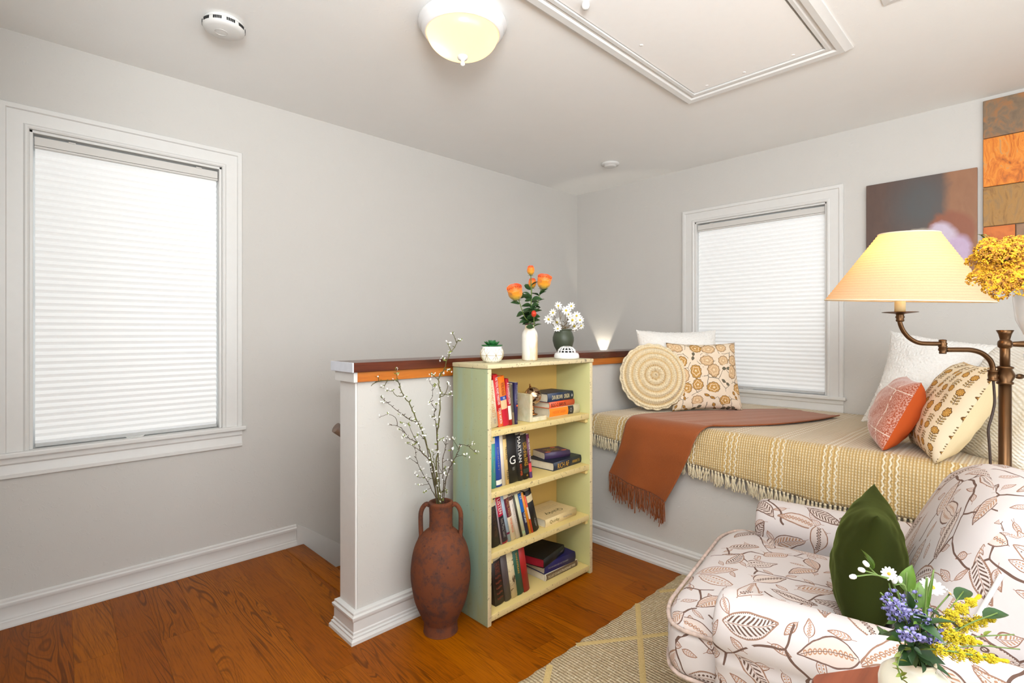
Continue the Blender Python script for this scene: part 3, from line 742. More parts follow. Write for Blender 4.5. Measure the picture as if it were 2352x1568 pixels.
text('NEVER', .075, .018, Matrix.Translation((.0, .045, .0300)) @ Matrix.Rotation(PI, 4, 'Z'), YEL_INK, tp); text('ENOUGH', .08, .014, Matrix.Translation((.0, .068, .0300)) @ Matrix.Rotation(PI, 4, 'Z'), YEL_INK, tp)
bm = BM()
for x, y in ((-.045, .018), (.05, .02), (.03, .09)): add_lathe(bm, [(0, .0306), (.016, .0306), (.016, .0303)], 16, Matrix.Translation((x, y, 0)) @ Matrix.Scale(.5, 4, (0, 1, 0)))
obj('printed_oval', bm, plain('salmon_print', rgb(222, 110, 80), .6), tp)
text('RICH AF', .12, .03, Matrix.Translation((.03, .13, .0382)), GREY_INK, st2[0]['o'])
st3 = [dict(t=.036, h=.235, d=.165, c=(222, 198, 146), x=-1.763, g=GS, yaw=2, label='beige hardback with dark green script lying on the third shelf', w=[('Quirky', .12, .42, .55, plain('olive_ink', rgb(120, 110, 50), .6)), ('Rising Strong', .55, .82, .25, GREY_INK)])]
stack(SH[2], -1.318, st3)
text('Quirky', .12, .034, Matrix.Translation((.0, .05, .0362)) @ Matrix.Rotation(PI, 4, 'Z'), plain('dark_olive_ink', rgb(74, 76, 40), .6), st3[0]['o'])
for k_ in range(3): text('a story of going your own way', .15-.02*k_, .006, Matrix.Translation((.01, .095+.014*k_, .0362)) @ Matrix.Rotation(PI, 4, 'Z'), GREY_INK, st3[0]['o'])
stack(SH[3], -1.315, [
 dict(t=.030, h=.235, d=.165, c=(226, 216, 192), x=-1.755, g=GS, yaw=0, soft=True, label='cream book with a brown title band, bottom of the bottom shelf stack', b=[(.02, .98, (104, 84, 58))], w=[('THE LAST OF AN EXTRAORDINARY WAR', .06, .9, .4, plain('cream_ink2', rgb(226, 214, 180), .6))]),
 dict(t=.046, h=.215, d=.155, c=(32, 28, 84), x=-1.768, g=GS, yaw=-2, label='thick royal blue book in the middle of the bottom shelf stack', w=[('THE UNABRIDGED DICTIONARY', .1, .75, .16, GREY_INK)]),
 dict(t=.040, h=.20, d=.15, c=(22, 24, 22), x=-1.81, g=GS, yaw=13, page=plain('red_page_edges', rgb(150, 24, 40), .5), label='black leather book with red page edges, top of the bottom shelf stack', w=[('HOLY', .78, .9, .2, GREY_INK)]),
])
# marble bookend with globe
be = thing('globe_bookend', 'pale marble L-shaped bookend with a small bronze globe', 'bookend', (-1.990, -1.330, SH[0]+.0005))
def m_marble():
    t = NT('pale_onyx'); n = t.noise(t.co(), 16, 5, .6, 1.5); n2 = t.noise(t.co(), 7, 3)
    return t.done(t.mix(t.mr(n2, .4, .65), t.ramp(n, [(.3, rgb(196, 200, 168)), (.6, rgb(226, 220, 196))]), rgb(206, 172, 112)), .18)
M_MAR = m_marble()
bm = BM(); add_box(bm, (0, 0, 0), (.016, .090, .124), .002, 2); obj('marble_upright', bm, M_MAR, be)
bm = BM(); add_box(bm, (.016, 0, 0), (.108, .090, .020), .002, 2); obj('marble_base', bm, M_MAR, be)
gc = Vector((.064, .046, .108)); bz = plain('polished_bronze', rgb(150, 104, 62), .2, 1.)
bm = BM(); add_lathe(bm, [(.022, .022), (.024, .026), (.010, .030), (.006, .040), (.009, .046), (.005, .052), (.004, .060), (.003, .068)], 24, Matrix.Translation((gc.x, gc.y, 0))); obj('globe_foot', bm, bz, be)
def m_globe():
    t = NT('globe_map'); n = t.noise(t.co(), 22, 4, .6, .6)
    return t.done(t.ramp(n, [(.40, rgb(206, 170, 130)), (.48, rgb(214, 190, 160)), (.52, rgb(70, 44, 30)), (.7, rgb(120, 78, 40))]), .14, .85)
bm = BM(); add_lathe(bm, [(.040*math.sin(PI*k/18), .040*-math.cos(PI*k/18)) for k in range(19)], 32, Matrix.Translation(gc), cap=False); obj('globe_ball', bm, m_globe(), be)
bm = BM(); tx = Matrix.Rotation(math.radians(-20), 4, 'Y')
add_tube(bm, [gc + tx @ Vector((-.045*math.cos(a*PI/20-PI/2), 0, .045*math.sin(a*PI/20-PI/2))) for a in range(21)], .0018, 8)
add_lathe(bm, [(0, .043), (.004, .044), (.005, .048), (.0025, .052), (.004, .056), (0, .060)], 12, Matrix.Translation(gc) @ tx); obj('meridian_ring', bm, bz, be)

# ------------------------------------------------------------------ things on the bookcase and cap
def lathe_thing(name, label, cat, loc, prof, mat, part='body', n=48):
    o = thing(name, label, cat, loc); bm = BM(); add_lathe(bm, prof, n, cap=False); obj(part, bm, mat, o); return o
# succulent pot
sp_ = thing('succulent_pot', 'small white round pot with gold triangle lines on the bookcase', 'pot', (-2.155, -1.262, BT+.0005))
bm = BM(); add_lathe(bm, [(0, 0), (.028, 0), (.040, .010), (.049, .026), (.051, .038), (.048, .052), (.042, .062), (.042, .067), (.040, .069), (.037, .067), (.037, .060), (0, .056)], 48, cap=False)
obj('pot_body', bm, plain('white_glaze', rgb(240, 238, 230), .2, nz=.01), sp_)
bm = BM(); rz = lambda z: .0286+ (.0515-.0286)*math.sin(min(1, max(0, z/.036))*PI/2) if z < .036 else .0515-.0095*((z-.036)/.026)**1.6
def pl(a0, z0, a1, z1): add_tube(bm, [((rz(z0+(z1-z0)*k/8)+.0006)*math.cos(a0+(a1-a0)*k/8), (rz(z0+(z1-z0)*k/8)+.0006)*math.sin(a0+(a1-a0)*k/8), z0+(z1-z0)*k/8) for k in range(9)], .0006, 4)
for k in range(8):
    a = 2*PI*k/8; s_ = 2*PI/8
    pl(a, .004, a+s_, .060); pl(a+s_, .004, a, .060); pl(a, .032, a+s_, .032); pl(a+s_/2, .004, a+s_/2, .060)
obj('gold_lines', bm, plain('gold_paint', rgb(176, 150, 92), .4, .3), sp_)
sc_ = thing('succulent', 'dark green rosette succulent in the small white pot', 'plant', (-2.155, -1.262, BT+.057))
def petal(L, W, curl, n=6, th_=.0, cup=.3):
    """leaf grid pointing +x, curling up"""
    def fn(u, v):
        x = L*u; wv = W*math.sin(PI*min(1, u**.75))*(v-.5) if u < 1 else 0
        wv = W*(math.sin(PI*u**.7)**.8 if 0 < u < 1 else 0)*(v-.5)
        return Vector((x*math.cos(curl*u), wv, x*math.sin(curl*u)+cup*abs(v-.5)*W*math.sin(PI*u)))
    return fn
M_SUC = plain('succulent_green', rgb(38, 108, 52), .4, nz=.25, scale=60)
for ring_, (nn, L, W, el, z) in enumerate(((10, .047, .026, .25, .004), (9, .040, .023, .5, .009), (7, .03, .018, .85, .012), (5, .018, .012, 1.15, .014))):
    for k in range(nn):
        bm = BM(); add_grid(bm, petal(L, W, el*.5, cup=.5), 6, 4)
        bm.transform(Matrix.Translation((0, 0, z)) @ Matrix.Rotation(2*PI*(k+.5*ring_)/nn, 4, 'Z') @ Matrix.Rotation(-el*.8, 4, 'Y'))
        ob = obj('leaf', bm, M_SUC, sc_); md = ob.modifiers.new('s', 'SOLIDIFY'); md.thickness = .003
# crackled bottle vase
def m_crackle():
    t = NT('distressed_cream_glaze'); co = t.co(); n = t.noise(co, 12, 5, .65, 1.); x, y, z = t.sep(co)
    n2 = t.noise(t.cmb(x*1., y*1., z*.35), 18, 4, .6)
    c = t.mix(t.mr(n2, .45, .62), rgb(232, 228, 218), rgb(216, 186, 136))
    c = t.mix(t.mr(n, .60, .66)*.7, c, rgb(140, 98, 70)); c = t.mix(t.mr(z, .160, .163), c, rgb(70, 52, 44))
    return t.done(c, .16)
vs_ = lathe_thing('bottle_vase', 'tall cream glazed bottle vase with a brown rim holding roses', 'vase', (-1.918, -1.258, BT+.0005),
 [(0, 0), (.033, 0), (.0362, .004), (.0365, .05), (.0365, .115), (.034, .128), (.027, .140), (.0228, .148), (.0222, .158), (.0238, .164), (.0245, .168), (.0225, .170), (.0195, .168), (.0195, .15), (.03, .125), (.032, .02), (0, .012)], m_crackle(), 'vase_body')
# desk top alarm (smoke alarm lying face up)
al = thing('smoke_alarm', 'white domed smoke alarm lying face up on the bookcase', 'smoke alarm', (-1.66, -1.262, BT+.0005))
bm = BM(); add_lathe(bm, [(0, 0), (.060, 0), (.062, .004), (.0615, .014), (.058, .024), (.052, .028), (.042, .030)], 48, cap=False); obj('housing', bm, plain('white_plastic', rgb(238, 238, 236), .3, nz=.01), al)
bm = BM(); add_lathe(bm, [(.033, .028), (.033, .034), (.028, .043), (0, .047)], 32, cap=False); obj('sensor_core', bm, M_DARK, al)
bm = BM()
for k in range(14):
    a = 2*PI*k/14; add_tube(bm, [(.043*math.cos(a), .043*math.sin(a), .029), (.040*math.cos(a), .040*math.sin(a), .041), (.028*math.cos(a), .028*math.sin(a), .053), (.012*math.cos(a), .012*math.sin(a), .058)], .0032, 6)
for r_, z_ in ((.0405, .040), (.028, .053)): add_tube(bm, [(r_*math.cos(2*PI*k/32), r_*math.sin(2*PI*k/32), z_) for k in range(32)], .0026, 6, closed=True)
add_lathe(bm, [(.014, .055), (.012, .060), (0, .061)], 20, cap=False); obj('vent_cage', bm, plain('white_plastic', rgb(238, 238, 236), .3), al)
# dark green vase on the cap
gv = Vector((-1.375, -1.0, 1.0675))
lathe_thing('green_vase', 'matt dark green urn vase on the pony wall cap', 'vase', gv,
 [(0, 0), (.030, 0), (.036, .006), (.052, .035), (.060, .065), (.060, .085), (.053, .110), (.047, .120), (.047, .125), (.050, .127), (.050, .132), (.046, .133), (.043, .128), (.05, .10), (.05, .04), (0, .012)], plain('matt_green_ceramic', rgb(72, 80, 62), .45, nz=.08), 'vase_body')
# candle light behind it, night light on the wall
lt = thing('candle_light', 'small candle light glowing behind the dark green vase', 'candle', (-1.285, -.945, 1.0675))
bm = BM(); add_lathe(bm, [(0, 0), (.016, 0), (.016, .018), (.014, .02), (0, .02)], 20, cap=False); obj('candle_body', bm, plain('wax_white', rgb(240, 232, 210), .5), lt)
def emis(name, c, s):
    t = NT(name); t.done(c, .5); t.put(t.b.inputs['Emission Color'], c); t.b.inputs['Emission Strength'].default_value = s; return t.mat
bm = BM(); add_lathe(bm, [(0, .0205), (.003, .0215), (.0035, .026), (.001, .0315), (0, .032)], 10); obj('flame', bm, emis('flame', rgb(255, 190, 90), 6), lt)
nl = thing('night_light', 'plug-in night light low on the wall behind the pony wall', 'light', (-.002, -.29, .93))
bm = BM(); add_box(bm, (-.04, -.03, 0), (0, .03, .045), .006, 2); obj('housing', bm, M_TRIM, nl)

# flowers: helper pieces
def leafmesh(L, W, bend=.3, n=6):
    bm = BM()
    add_grid(bm, lambda u, v: Vector((L*u, W*(math.sin(PI*u**.8)**.9 if 0 < u < 1 else 0)*(v-.5), bend*L*u*u*-.5 + .25*W*abs(v-.5)*2*math.sin(PI*u))), n, 2)
    me = bpy.data.meshes.new('leaf'); bm.to_mesh(me); bm.free(); return me
def aim(d, roll=0.):
    d = Vector(d).normalized(); q = d.to_track_quat('X', 'Z'); return q.to_matrix().to_4x4() @ Matrix.Rotation(roll, 4, 'X')
def inst(name, me, M, parent, mat=None):
    o = bpy.data.objects.new(name, me); COL.objects.link(o); o.parent = parent; o.matrix_local = M
    if mat is not None and not me.materials: me.materials.append(mat)
    return o
M_LEAF = plain('dark_rose_leaf', rgb(52, 84, 44), .45, nz=.3, scale=40); M_STEM = plain('green_stem', rgb(104, 128, 60), .5, nz=.15)
def m_rose():
    t = NT('orange_rose_petal'); x, y, z = t.sep(t.co('Generated'))
    return t.done(t.ramp(z, [(.0, rgb(150, 150, 40)), (.3, rgb(226, 150, 34)), (.6, rgb(238, 120, 24)), (1., rgb(226, 70, 20))]), .5, sheen=.2)
M_ROSE = m_rose(); M_ROSER = plain('red_rosebud', rgb(210, 60, 30), .5, nz=.2)
def rose(parent, M, s=1., mat=M_ROSE, n_lay=4, open_=.6):
    bm = BM()
    for ly in range(n_lay):
        nn = 3+ly; r = s*(.006+.0048*ly); hgt = s*(.054-.0008*ly)
        for k in range(nn):
            a0 = 2*PI*(k+.37*ly)/nn; da = 2*PI/nn*.78
            def fn(u, v, r=r, hgt=hgt, a0=a0, da=da, ly=ly):
                a = a0+(v-.5)*da*2*(.55+.45*math.sin(PI*min(1, u*1.1)*.6)); fl_ = open_*.010*s*ly/3*max(0, u-.7)/.3
                rr = r*(.28+.80*math.sin(PI*(.12+.72*u)))+fl_; zz = hgt*u*(1-.07*(2*v-1)**2)
                return Vector((rr*math.cos(a), rr*math.sin(a), zz))
            add_grid(bm, fn, 6, 6)
    bm.transform(M); o = obj('rose_bloom', bm, mat, parent); blm = o; md = o.modifiers.new('s', 'SOLIDIFY'); md.thickness = .0009*s
    bm = BM()
    for k in range(5):
        b = bmesh.new(); add_grid(b, lambda u, v: Vector((s*.026*u, s*.008*(1-u)*(v-.5), -s*.006*math.sin(PI*u))), 4, 2)
        merge(bm, b, M @ Matrix.Rotation(2*PI*k/5, 4, 'Z'))
    obj('sepal', bm, M_STEM, blm)
base_v = Vector((-1.918, -1.258, BT+.165)); lfm = [leafmesh(.036, .024, .25), leafmesh(.030, .013, .4), leafmesh(.042, .02, .2)]
vdir = (at(1212, 700, 2.35)-at(1212, 700, 2.25)).normalized(); rgt = (at(1300, 700, 2.3)-at(1200, 700, 2.3)).normalized()
roses = [((1186, 656), 2.29, .95, 'large orange rose bloom on the left of the bottle vase bouquet', 1.15, M_ROSE), ((1247, 633), 2.33, .95, 'orange rose bloom on the right of the bottle vase bouquet', 1.1, M_ROSE), ((1219, 611), 2.31, .8, 'topmost orange rosebud in the bottle vase bouquet', .75, M_ROSE), ((1222, 640), 2.36, .7, 'half hidden orange rose in the middle of the bouquet', .8, M_ROSE), ((1226, 713), 2.27, .4, 'small red rosebud low over the rim of the bottle vase', .5, M_ROSER)]
RR = random.Random(11)
for i, ((px, py), t_, k, lab, s_, mt) in enumerate(roses):
    top = at(px, py+14*s_, t_); b0 = base_v + Vector((RR.uniform(-.008, .008), RR.uniform(-.008, .008), -.09))
    rt = thing('rose_stem', lab, 'flower', b0, group='roses in the bottle vase')
    T = top-b0; mid = T*.55 + rgt*RR.uniform(-.01, .01); nk = Vector((RR.uniform(-.004, .004), RR.uniform(-.004, .004), .095))
    path = cr([(0, 0, 0), nk, mid, T], 14); bm = BM(); add_tube(bm, path, .0022, 6); obj('stem', bm, M_STEM, rt)
    d = (path[-1]-path[-3]).normalized(); q = Vector((0, 0, 1)).rotation_difference((d+Vector((0, 0, .6))-vdir*.75).normalized()).to_matrix().to_4x4()
    rose(rt, Matrix.Translation(T - Vector((0, 0, .022*s_))) @ q, s_, mt, 5 if s_ > .9 else 4, .9 if s_ > .9 else .2)
    for j in range(18 if i < 4 else 5):
        u = RR.uniform(.42, .97) if j > 2 else RR.uniform(.36, .5); p = path[int(u*14)]
        ang_ = RR.choice((-1, 1))*RR.uniform(.2, 1.3); dd = rgt*math.cos(ang_)*RR.choice((-1, 1)) + Vector((0, 0, 1))*RR.uniform(-.2, .9) - vdir*RR.uniform(-.3, .8)
        ob = inst('leaf', lfm[j % 3], Matrix.Translation(p) @ aim(dd, RR.uniform(-1, 1)) @ Matrix.Scale(RR.uniform(1., 1.45), 4), rt, M_LEAF)
# daisies in the green vase
M_DAISY = plain('daisy_petal', rgb(246, 246, 244), .6, nz=.02, Subsurface_Weight=.0); M_YC = plain('daisy_centre', rgb(222, 200, 60), .7, nz=.2, scale=200); M_TWIG = plain('brown_twig', rgb(112, 88, 40), .6, nz=.2); M_DK = plain('dark_bud', rgb(40, 40, 38), .6)
_dm = {}
def daisy_meshes(s, n=11, petalw=.34):
    key = (round(s, 4), n)
    if key in _dm: return _dm[key]
    bm = BM()
    for k in range(n):
        b = bmesh.new(); add_grid(b, lambda u, v: Vector((s*(.2+.8*u), s*petalw*(math.sin(PI*(.12+.8*u))**.7)*(v-.5), s*(.16*u*u)+.05*s*math.sin(9*k))), 4, 2)
        merge(bm, b, Matrix.Rotation(2*PI*k/n, 4, 'Z'))
    a = bpy.data.meshes.new('daisy_petals'); bm.to_mesh(a); bm.free()
    bm = BM(); add_lathe(bm, [(0, s*.16), (s*.14, s*.14), (s*.24, s*.06), (s*.22, 0), (0, 0)], 14, cap=False); c = bpy.data.meshes.new('daisy_centre'); bm.to_mesh(c); bm.free()
    _dm[key] = (a, c); return a, c
def qz(d): return Vector((0, 0, 1)).rotation_difference(Vector(d).normalized()).to_matrix().to_4x4()
ds = [((1260, 733), 1.), ((1282, 702), .95), ((1300, 713), 1.05), ((1312, 703), .9), ((1279, 740), 1.1), ((1324, 725), 1.), ((1315, 735), 1.15), ((1332, 735), .9), ((1319, 749), 1.1), ((1281, 755), .9), ((1305, 722), .9), ((1270, 718), .9), ((1335, 748), .8)]
cb = Vector((gv.x, gv.y, gv.z+.03))
places_ = ['far left', 'top left', 'upper middle', 'top right', 'lower left', 'upper right', 'middle right', 'far right', 'lower right', 'bottom left', 'centre', 'left shoulder', 'right edge']
for i, ((px, py), s_) in enumerate(ds):
    t_ = 2.94 + RR.uniform(-.05, .05)
    T = at(px, py, t_)-cb; dz = thing('daisy', 'white daisy with a yellow centre, %s of the small bunch in the green vase' % places_[i], 'flower', cb, group='daisies in the green vase')
    bm = BM(); path = cr([(0, 0, 0), (RR.uniform(-.02, .02), RR.uniform(-.02, .02), .1), T*.62+Vector((0, 0, .02)), T], 10); add_tube(bm, path, .0013, 5)
    p = path[6]; e_ = p+rgt*RR.uniform(-.045, .05)+Vector((0, 0, RR.uniform(.01, .06))); add_tube(bm, cr([p, p.lerp(e_, .5)+Vector((0, 0, .006)), e_], 5), .0009, 4)
    obj('stem', bm, M_TWIG, dz)
    bm = BM(); add_lathe(bm, [(0, -.002), (.0022, 0), (.0022, .003), (0, .005)], 8, Matrix.Translation(e_)); obj('dark_bud', bm, M_DK, dz)
    face = -vdir*.9+Vector((0, 0, RR.uniform(-.1, .9)))+rgt*RR.uniform(-.6, .6)
    a_, c_ = daisy_meshes(.027, 9, .40); Mq = Matrix.Translation(T) @ qz(face) @ Matrix.Scale(s_, 4)
    inst('petals', a_, Mq, dz, M_DAISY); inst('flower_centre', c_, Mq, dz, M_YC)

# ------------------------------------------------------------------ amphora with blossom branches
def m_terra():
    t = NT('aged_terracotta'); co = t.co(); n = t.noise(co, 22, 6, .7); n2 = t.noise(co, 6, 3)
    c = t.mix(n2, rgb(98, 56, 36), rgb(118, 66, 42)); c = t.mix(t.mr(n, .46, .60)*.8, c, rgb(74, 52, 46)); c = t.mix(t.mr(t.noise(co, 60, 3), .6, .7)*.6, c, rgb(60, 42, 38))
    return t.done(c, .8, 0, n, .4, .002, spec=.2)
M_TER = m_terra()
ac = Vector((-2.402, -1.232, 0))
am = thing('amphora', 'tall terracotta amphora with two handles on the floor beside the bookcase', 'vase', ac)
AP = [(0, 0), (.062, 0), (.067, .004), (.066, .036), (.071, .050), (.084, .080), (.102, .125), (.114, .185), (.118, .225), (.117, .262), (.111, .305), (.101, .340), (.085, .370), (.064, .392), (.050, .402), (.046, .412), (.045, .45), (.046, .485), (.049, .500), (.049, .508), (.043, .510), (.038, .505), (.038, .42), (.07, .38), (.10, .30), (.10, .2), (.06, .05), (0, .03)]
bm = BM(); add_lathe(bm, [tuple(p) for p in cr([(r, z, 0) for r, z in AP], 90) and [(p.x, p.y) for p in cr([(r, z, 0) for r, z in AP], 90)]], 56, cap=False); obj('vase_body', bm, M_TER, am)
for sgn in (-1, 1):
    bm = BM(); P_ = [rgt*sgn*a+Vector((0, 0, z)) for a, z in ((.044, .494), (.056, .500), (.070, .488), (.079, .465), (.080, .43), (.079, .395), (.078, .372), (.084, .356))]
    add_tube(bm, cr(P_, 22), .0092, 12); obj('handle', bm, M_TER, am)
M_BARK = plain('brown_green_bark', rgb(78, 62, 42), .7, nz=.3, scale=50); M_BARKG = plain('olive_bark', rgb(96, 92, 44), .6, nz=.35, scale=14)
M_BLOS = plain('white_blossom', rgb(240, 240, 236), .6, nz=.03); M_BLF = plain('yellow_green_leaf', rgb(128, 140, 50), .5, nz=.2)
def z5(p, s=3.733, o=(740, 740)): return (o[0]+p[0]/s, o[1]+p[1]/s)
bmB = BM()
for k in range(5):
    b = bmesh.new(); add_grid(b, lambda u, v: Vector((.0052*u, .0050*math.sin(PI*(.1+.82*u))*(v-.5), .0036*u*u+.001)), 3, 2); merge(bmB, b, Matrix.Rotation(2*PI*k/5, 4, 'Z'))
blos = bpy.data.meshes.new('blossom'); bmB.to_mesh(blos); bmB.free()
bmB = BM(); add_lathe(bmB, [(0, -.003), (.0032, 0), (.0034, .0035), (.0018, .007), (0, .008)], 8); bud = bpy.data.meshes.new('bud'); bmB.to_mesh(bud); bmB.free()
lfs = leafmesh(.014, .006, .3, 4)
branches = [
 ('long bent blossom branch arching far left over the pony wall post', [(960, 1620), (935, 1200), (900, 1060), (860, 940), (800, 820), (750, 700), (690, 620), (650, 510), (560, 500), (470, 510), (370, 580), (340, 620), (250, 665)], .0044,
   [[(690, 635), (640, 630), (600, 590), (550, 585)], [(645, 510), (640, 460), (632, 400)], [(470, 510), (480, 470), (445, 462)], [(370, 580), (330, 550), (300, 552)], [(560, 500), (535, 540), (520, 560)]]),
 ('blossom branch reaching left below the longest one', [(985, 1620), (960, 1300), (935, 1200), (850, 1110), (820, 1040), (740, 990), (700, 930), (650, 890), (580, 880)], .0036,
   [[(650, 890), (630, 820), (570, 790), (490, 815)], [(740, 990), (690, 985)], [(850, 1110), (780, 1060), (730, 1040)], [(820, 1040), (770, 950), (735, 870), (680, 865)], [(700, 930), (660, 915)]]),
 ('blossom branch with a forked tip pointing to the upper left', [(975, 1600), (940, 1300), (880, 1000), (820, 870), (740, 830), (650, 760), (560, 690), (500, 640)], .0034,
   [[(740, 830), (700, 800), (660, 790)], [(560, 690), (520, 690)], [(880, 1000), (830, 960), (800, 985)], [(820, 870), (790, 850), (765, 830)]]),
 ('tallest blossom branch rising above the pony wall cap', [(1000, 1620), (978, 1300), (990, 1100), (985, 950), (1000, 830), (1012, 640), (1000, 490), (1050, 390), (1070, 320), (1110, 250), (1150, 180), (1120, 100)], .0050,
   [[(1145, 172), (1180, 155)], [(1000, 490), (960, 460), (940, 440)], [(1015, 632), (1050, 620), (1078, 545), (1068, 520)], [(1070, 320), (1040, 330), (1030, 315)], [(1110, 250), (1085, 200), (1078, 180)], [(1050, 620), (1085, 620), (1100, 615)], [(1085, 300), (1083, 262)], [(1050, 420), (1090, 410)]]),
 ('crooked dark twig standing just left of the tallest branch', [(1010, 1600), (1000, 1200), (975, 900), (960, 800), (965, 740), (930, 680), (950, 580), (920, 505)], .0024,
   [[(960, 740), (985, 700)], [(950, 580), (975, 540)], [(930, 680), (922, 700)], [(960, 800), (940, 815)]]),
 ('short blossom branch reaching right across the bookcase side', [(1050, 1600), (1060, 1350), (1110, 1220), (1170, 1100), (1190, 1050), (1260, 1070), (1322, 1125)], .0030,
   [[(1170, 1080), (1130, 1020), (1105, 990)], [(1260, 1068), (1300, 1042)], [(1150, 1150), (1190, 1140), (1235, 1150)], [(1110, 1220), (1100, 1110), (1110, 1090)]]),
 ('short upright blossom branch in the dense middle of the amphora', [(1030, 1620), (1040, 1400), (1030, 1200), (1060, 1060), (1062, 1000)], .0036,
   [[(1030, 1200), (1080, 1180), (1120, 1200)], [(1060, 1060), (1030, 1000)], [(1040, 1400), (1065, 1330), (1055, 1250)], [(1035, 1300), (1000, 1230), (990, 1130)]]),
 ('low blossom twig spreading left near the neck of the amphora', [(985, 1600), (930, 1420), (880, 1330), (820, 1210), (800, 1120), (790, 1050)], .0026,
   [[(880, 1330), (830, 1330), (790, 1305)], [(820, 1210), (760, 1170), (740, 1170)], [(900, 1385), (850, 1395), (820, 1390)], [(930, 1420), (890, 1440), (880, 1460)]]),
 ('thick short branch crowded with blossoms just above the amphora rim', [(1015, 1620), (1010, 1450), (985, 1300), (960, 1200), (950, 1110)], .0046,
   [[(1010, 1450), (1050, 1430), (1060, 1460)], [(985, 1300), (1040, 1290), (1055, 1270)], [(960, 1200), (900, 1160), (880, 1140)], [(1000, 1380), (950, 1340), (900, 1330)]]),
]
RB = random.Random(5)
for lab, pts, r0, subs in branches:
    tb = 2.03; rt = thing('blossom_branch', lab, 'branch', at(*z5(pts[0]), tb), group='blossom branches in the amphora'); L0 = Vector(rt.location)
    dj = RB.uniform(-.02, .03)
    P_ = []
    for i, p in enumerate(pts): P_.append(at(*z5(p), tb+dj*i/len(pts)+RB.uniform(-.01, .01)*(i > 1))-L0)
    P_[0] = Vector((RB.uniform(-.008, .008), RB.uniform(-.008, .008), 0))
    c0 = Vector((ac.x, ac.y, P_[0].z+L0.z))-L0
    q = cr([c0*.9+Vector((0, 0, -.22)), c0*.5+P_[0]*.5] + P_[1:], 6*len(pts)); n_ = len(q)
    q = [v + Vector((RB.gauss(0, .0012), RB.gauss(0, .0012), 0)) if i > 8 else v for i, v in enumerate(q)]
    bm = BM(); add_tube(bm, q, [r0*.8*(1-.72*i/n_) for i in range(n_)], 6)
    tips = [q[-1]]; nodes = q[int(n_*.25):]
    for sb in subs:
        sp2 = [at(*z5(p), tb+dj*.6+RB.uniform(-.008, .008))-L0 for p in sb]; near = min(q, key=lambda v: (v-sp2[0]).length); sp2[0] = near
        s2 = cr(sp2, 4*len(sp2)); s2 = [v+Vector((RB.gauss(0, .0008),)*3) if 0 < i else v for i, v in enumerate(s2)]
        add_tube(bm, s2, [max(.0008, r0*.38*(1-.6*i/len(s2))) for i in range(len(s2))], 5); tips.append(s2[-1]); tips.append(s2[len(s2)*2//3])
    for v in nodes[::3]:
        e_ = v+Vector((RB.uniform(-1, 1), RB.uniform(-1, 1), RB.uniform(-.2, 1))).normalized()*RB.uniform(.006, .014); add_tube(bm, [v, v.lerp(e_, .5)+Vector((0, 0, .001)), e_], [.0016, .0012, .0009], 4)
    obj('branch_stem', bm, M_BARKG if r0 > .0043 else M_BARK, rt)
    cl_ = list(tips) + [v for v in nodes[:int(len(nodes)*.55)] if RB.random() < .28]
    for v in cl_:
        for j in range(RB.choice((1, 2, 2, 3))):
            d = Vector((RB.uniform(-1, 1), RB.uniform(-1, 1), RB.uniform(-.3, 1))).normalized(); p = v+d*RB.uniform(.004, .011)
            inst('blossom', blos if RB.random() < .6 else bud, Matrix.Translation(p) @ qz(d) @ Matrix.Scale(RB.uniform(.6, 1.0), 4), rt, M_BLOS)
        if RB.random() < .7:
            for j in range(2):
                d = Vector((RB.uniform(-1, 1), RB.uniform(-1, 1), RB.uniform(-.2, 1))); inst('leaf', lfs, Matrix.Translation(v) @ aim(d, RB.random()*6) @ Matrix.Scale(RB.uniform(.6, 1.1), 4), rt, M_BLF)


# ------------------------------------------------------------------ daybed platform, mattress, blankets
FX = -1.245
bm = BM(); add_box(bm, (FX, Y0, 0), (-.0, -1.06, .60)); struct('wall_bed_platform', bm, M_WALL)
baseboard('baseboard_bed', [(FX, Y0, 0), (FX, -1.078, 0)], BB2)
def rbox(half, r, n=6, deform=None, off=0.):
    """rounded box with box-projected uv in metres"""
    b = bmesh.new(); uvl = b.loops.layers.uv.verify(); a = Vector(half); r = min(r, *half)
    for ax in range(3):
        for sg in (-1, 1):
            o1, o2 = (ax+1) % 3, (ax+2) % 3
            def P(u, v):
                p = Vector((0, 0, 0)); p[ax] = sg*a[ax]
                for o_, t in ((o1, u), (o2, v)):
                    p[o_] = a[o_]*(2*t-1)
                return p
            def knots(h):
                k = [-h, -h+r*.3, -h+r*.7, -h+r]; m = max(2, int((2*h-2*r)/.045)); k += [-h+r+(2*h-2*r)*i/m for i in range(1, m)]
                return k + [h-r, h-r*.7, h-r*.3, h]
            U, V = knots(a[o1]), knots(a[o2])
            g = []
            for u in U:
                row_ = []
                for v in V:
                    p = Vector((0, 0, 0)); p[ax] = sg*a[ax]; p[o1] = u; p[o2] = v
                    c = Vector([max(-a[i]+r, min(a[i]-r, p[i])) for i in range(3)]); d = p-c
                    p2 = c + (d.normalized()*r if d.length > 1e-9 else d)
                    row_.append((b.verts.new(p2), u, v))
                g.append(row_)
            for i in range(len(U)-1):
                for j in range(len(V)-1):
                    q = [g[i][j], g[i+1][j], g[i+1][j+1], g[i][j+1]]
                    if sg < 0: q = q[::-1]
                    f = b.faces.new([x[0] for x in q]); f.smooth = True
                    for l, x in zip(f.loops, q): l[uvl].uv = (x[1]+off+ax*.37+sg*.61, x[2]+off*1.7)
    bmesh.ops.remove_doubles(b, verts=b.verts[:], dist=1e-5)
    if deform:
        for v in b.verts: v.co = deform(v.co)
    return b
mt = thing('mattress', 'thin white mattress of the daybed hidden under the ochre blanket', 'mattress', (-.63, -2.6, .601))
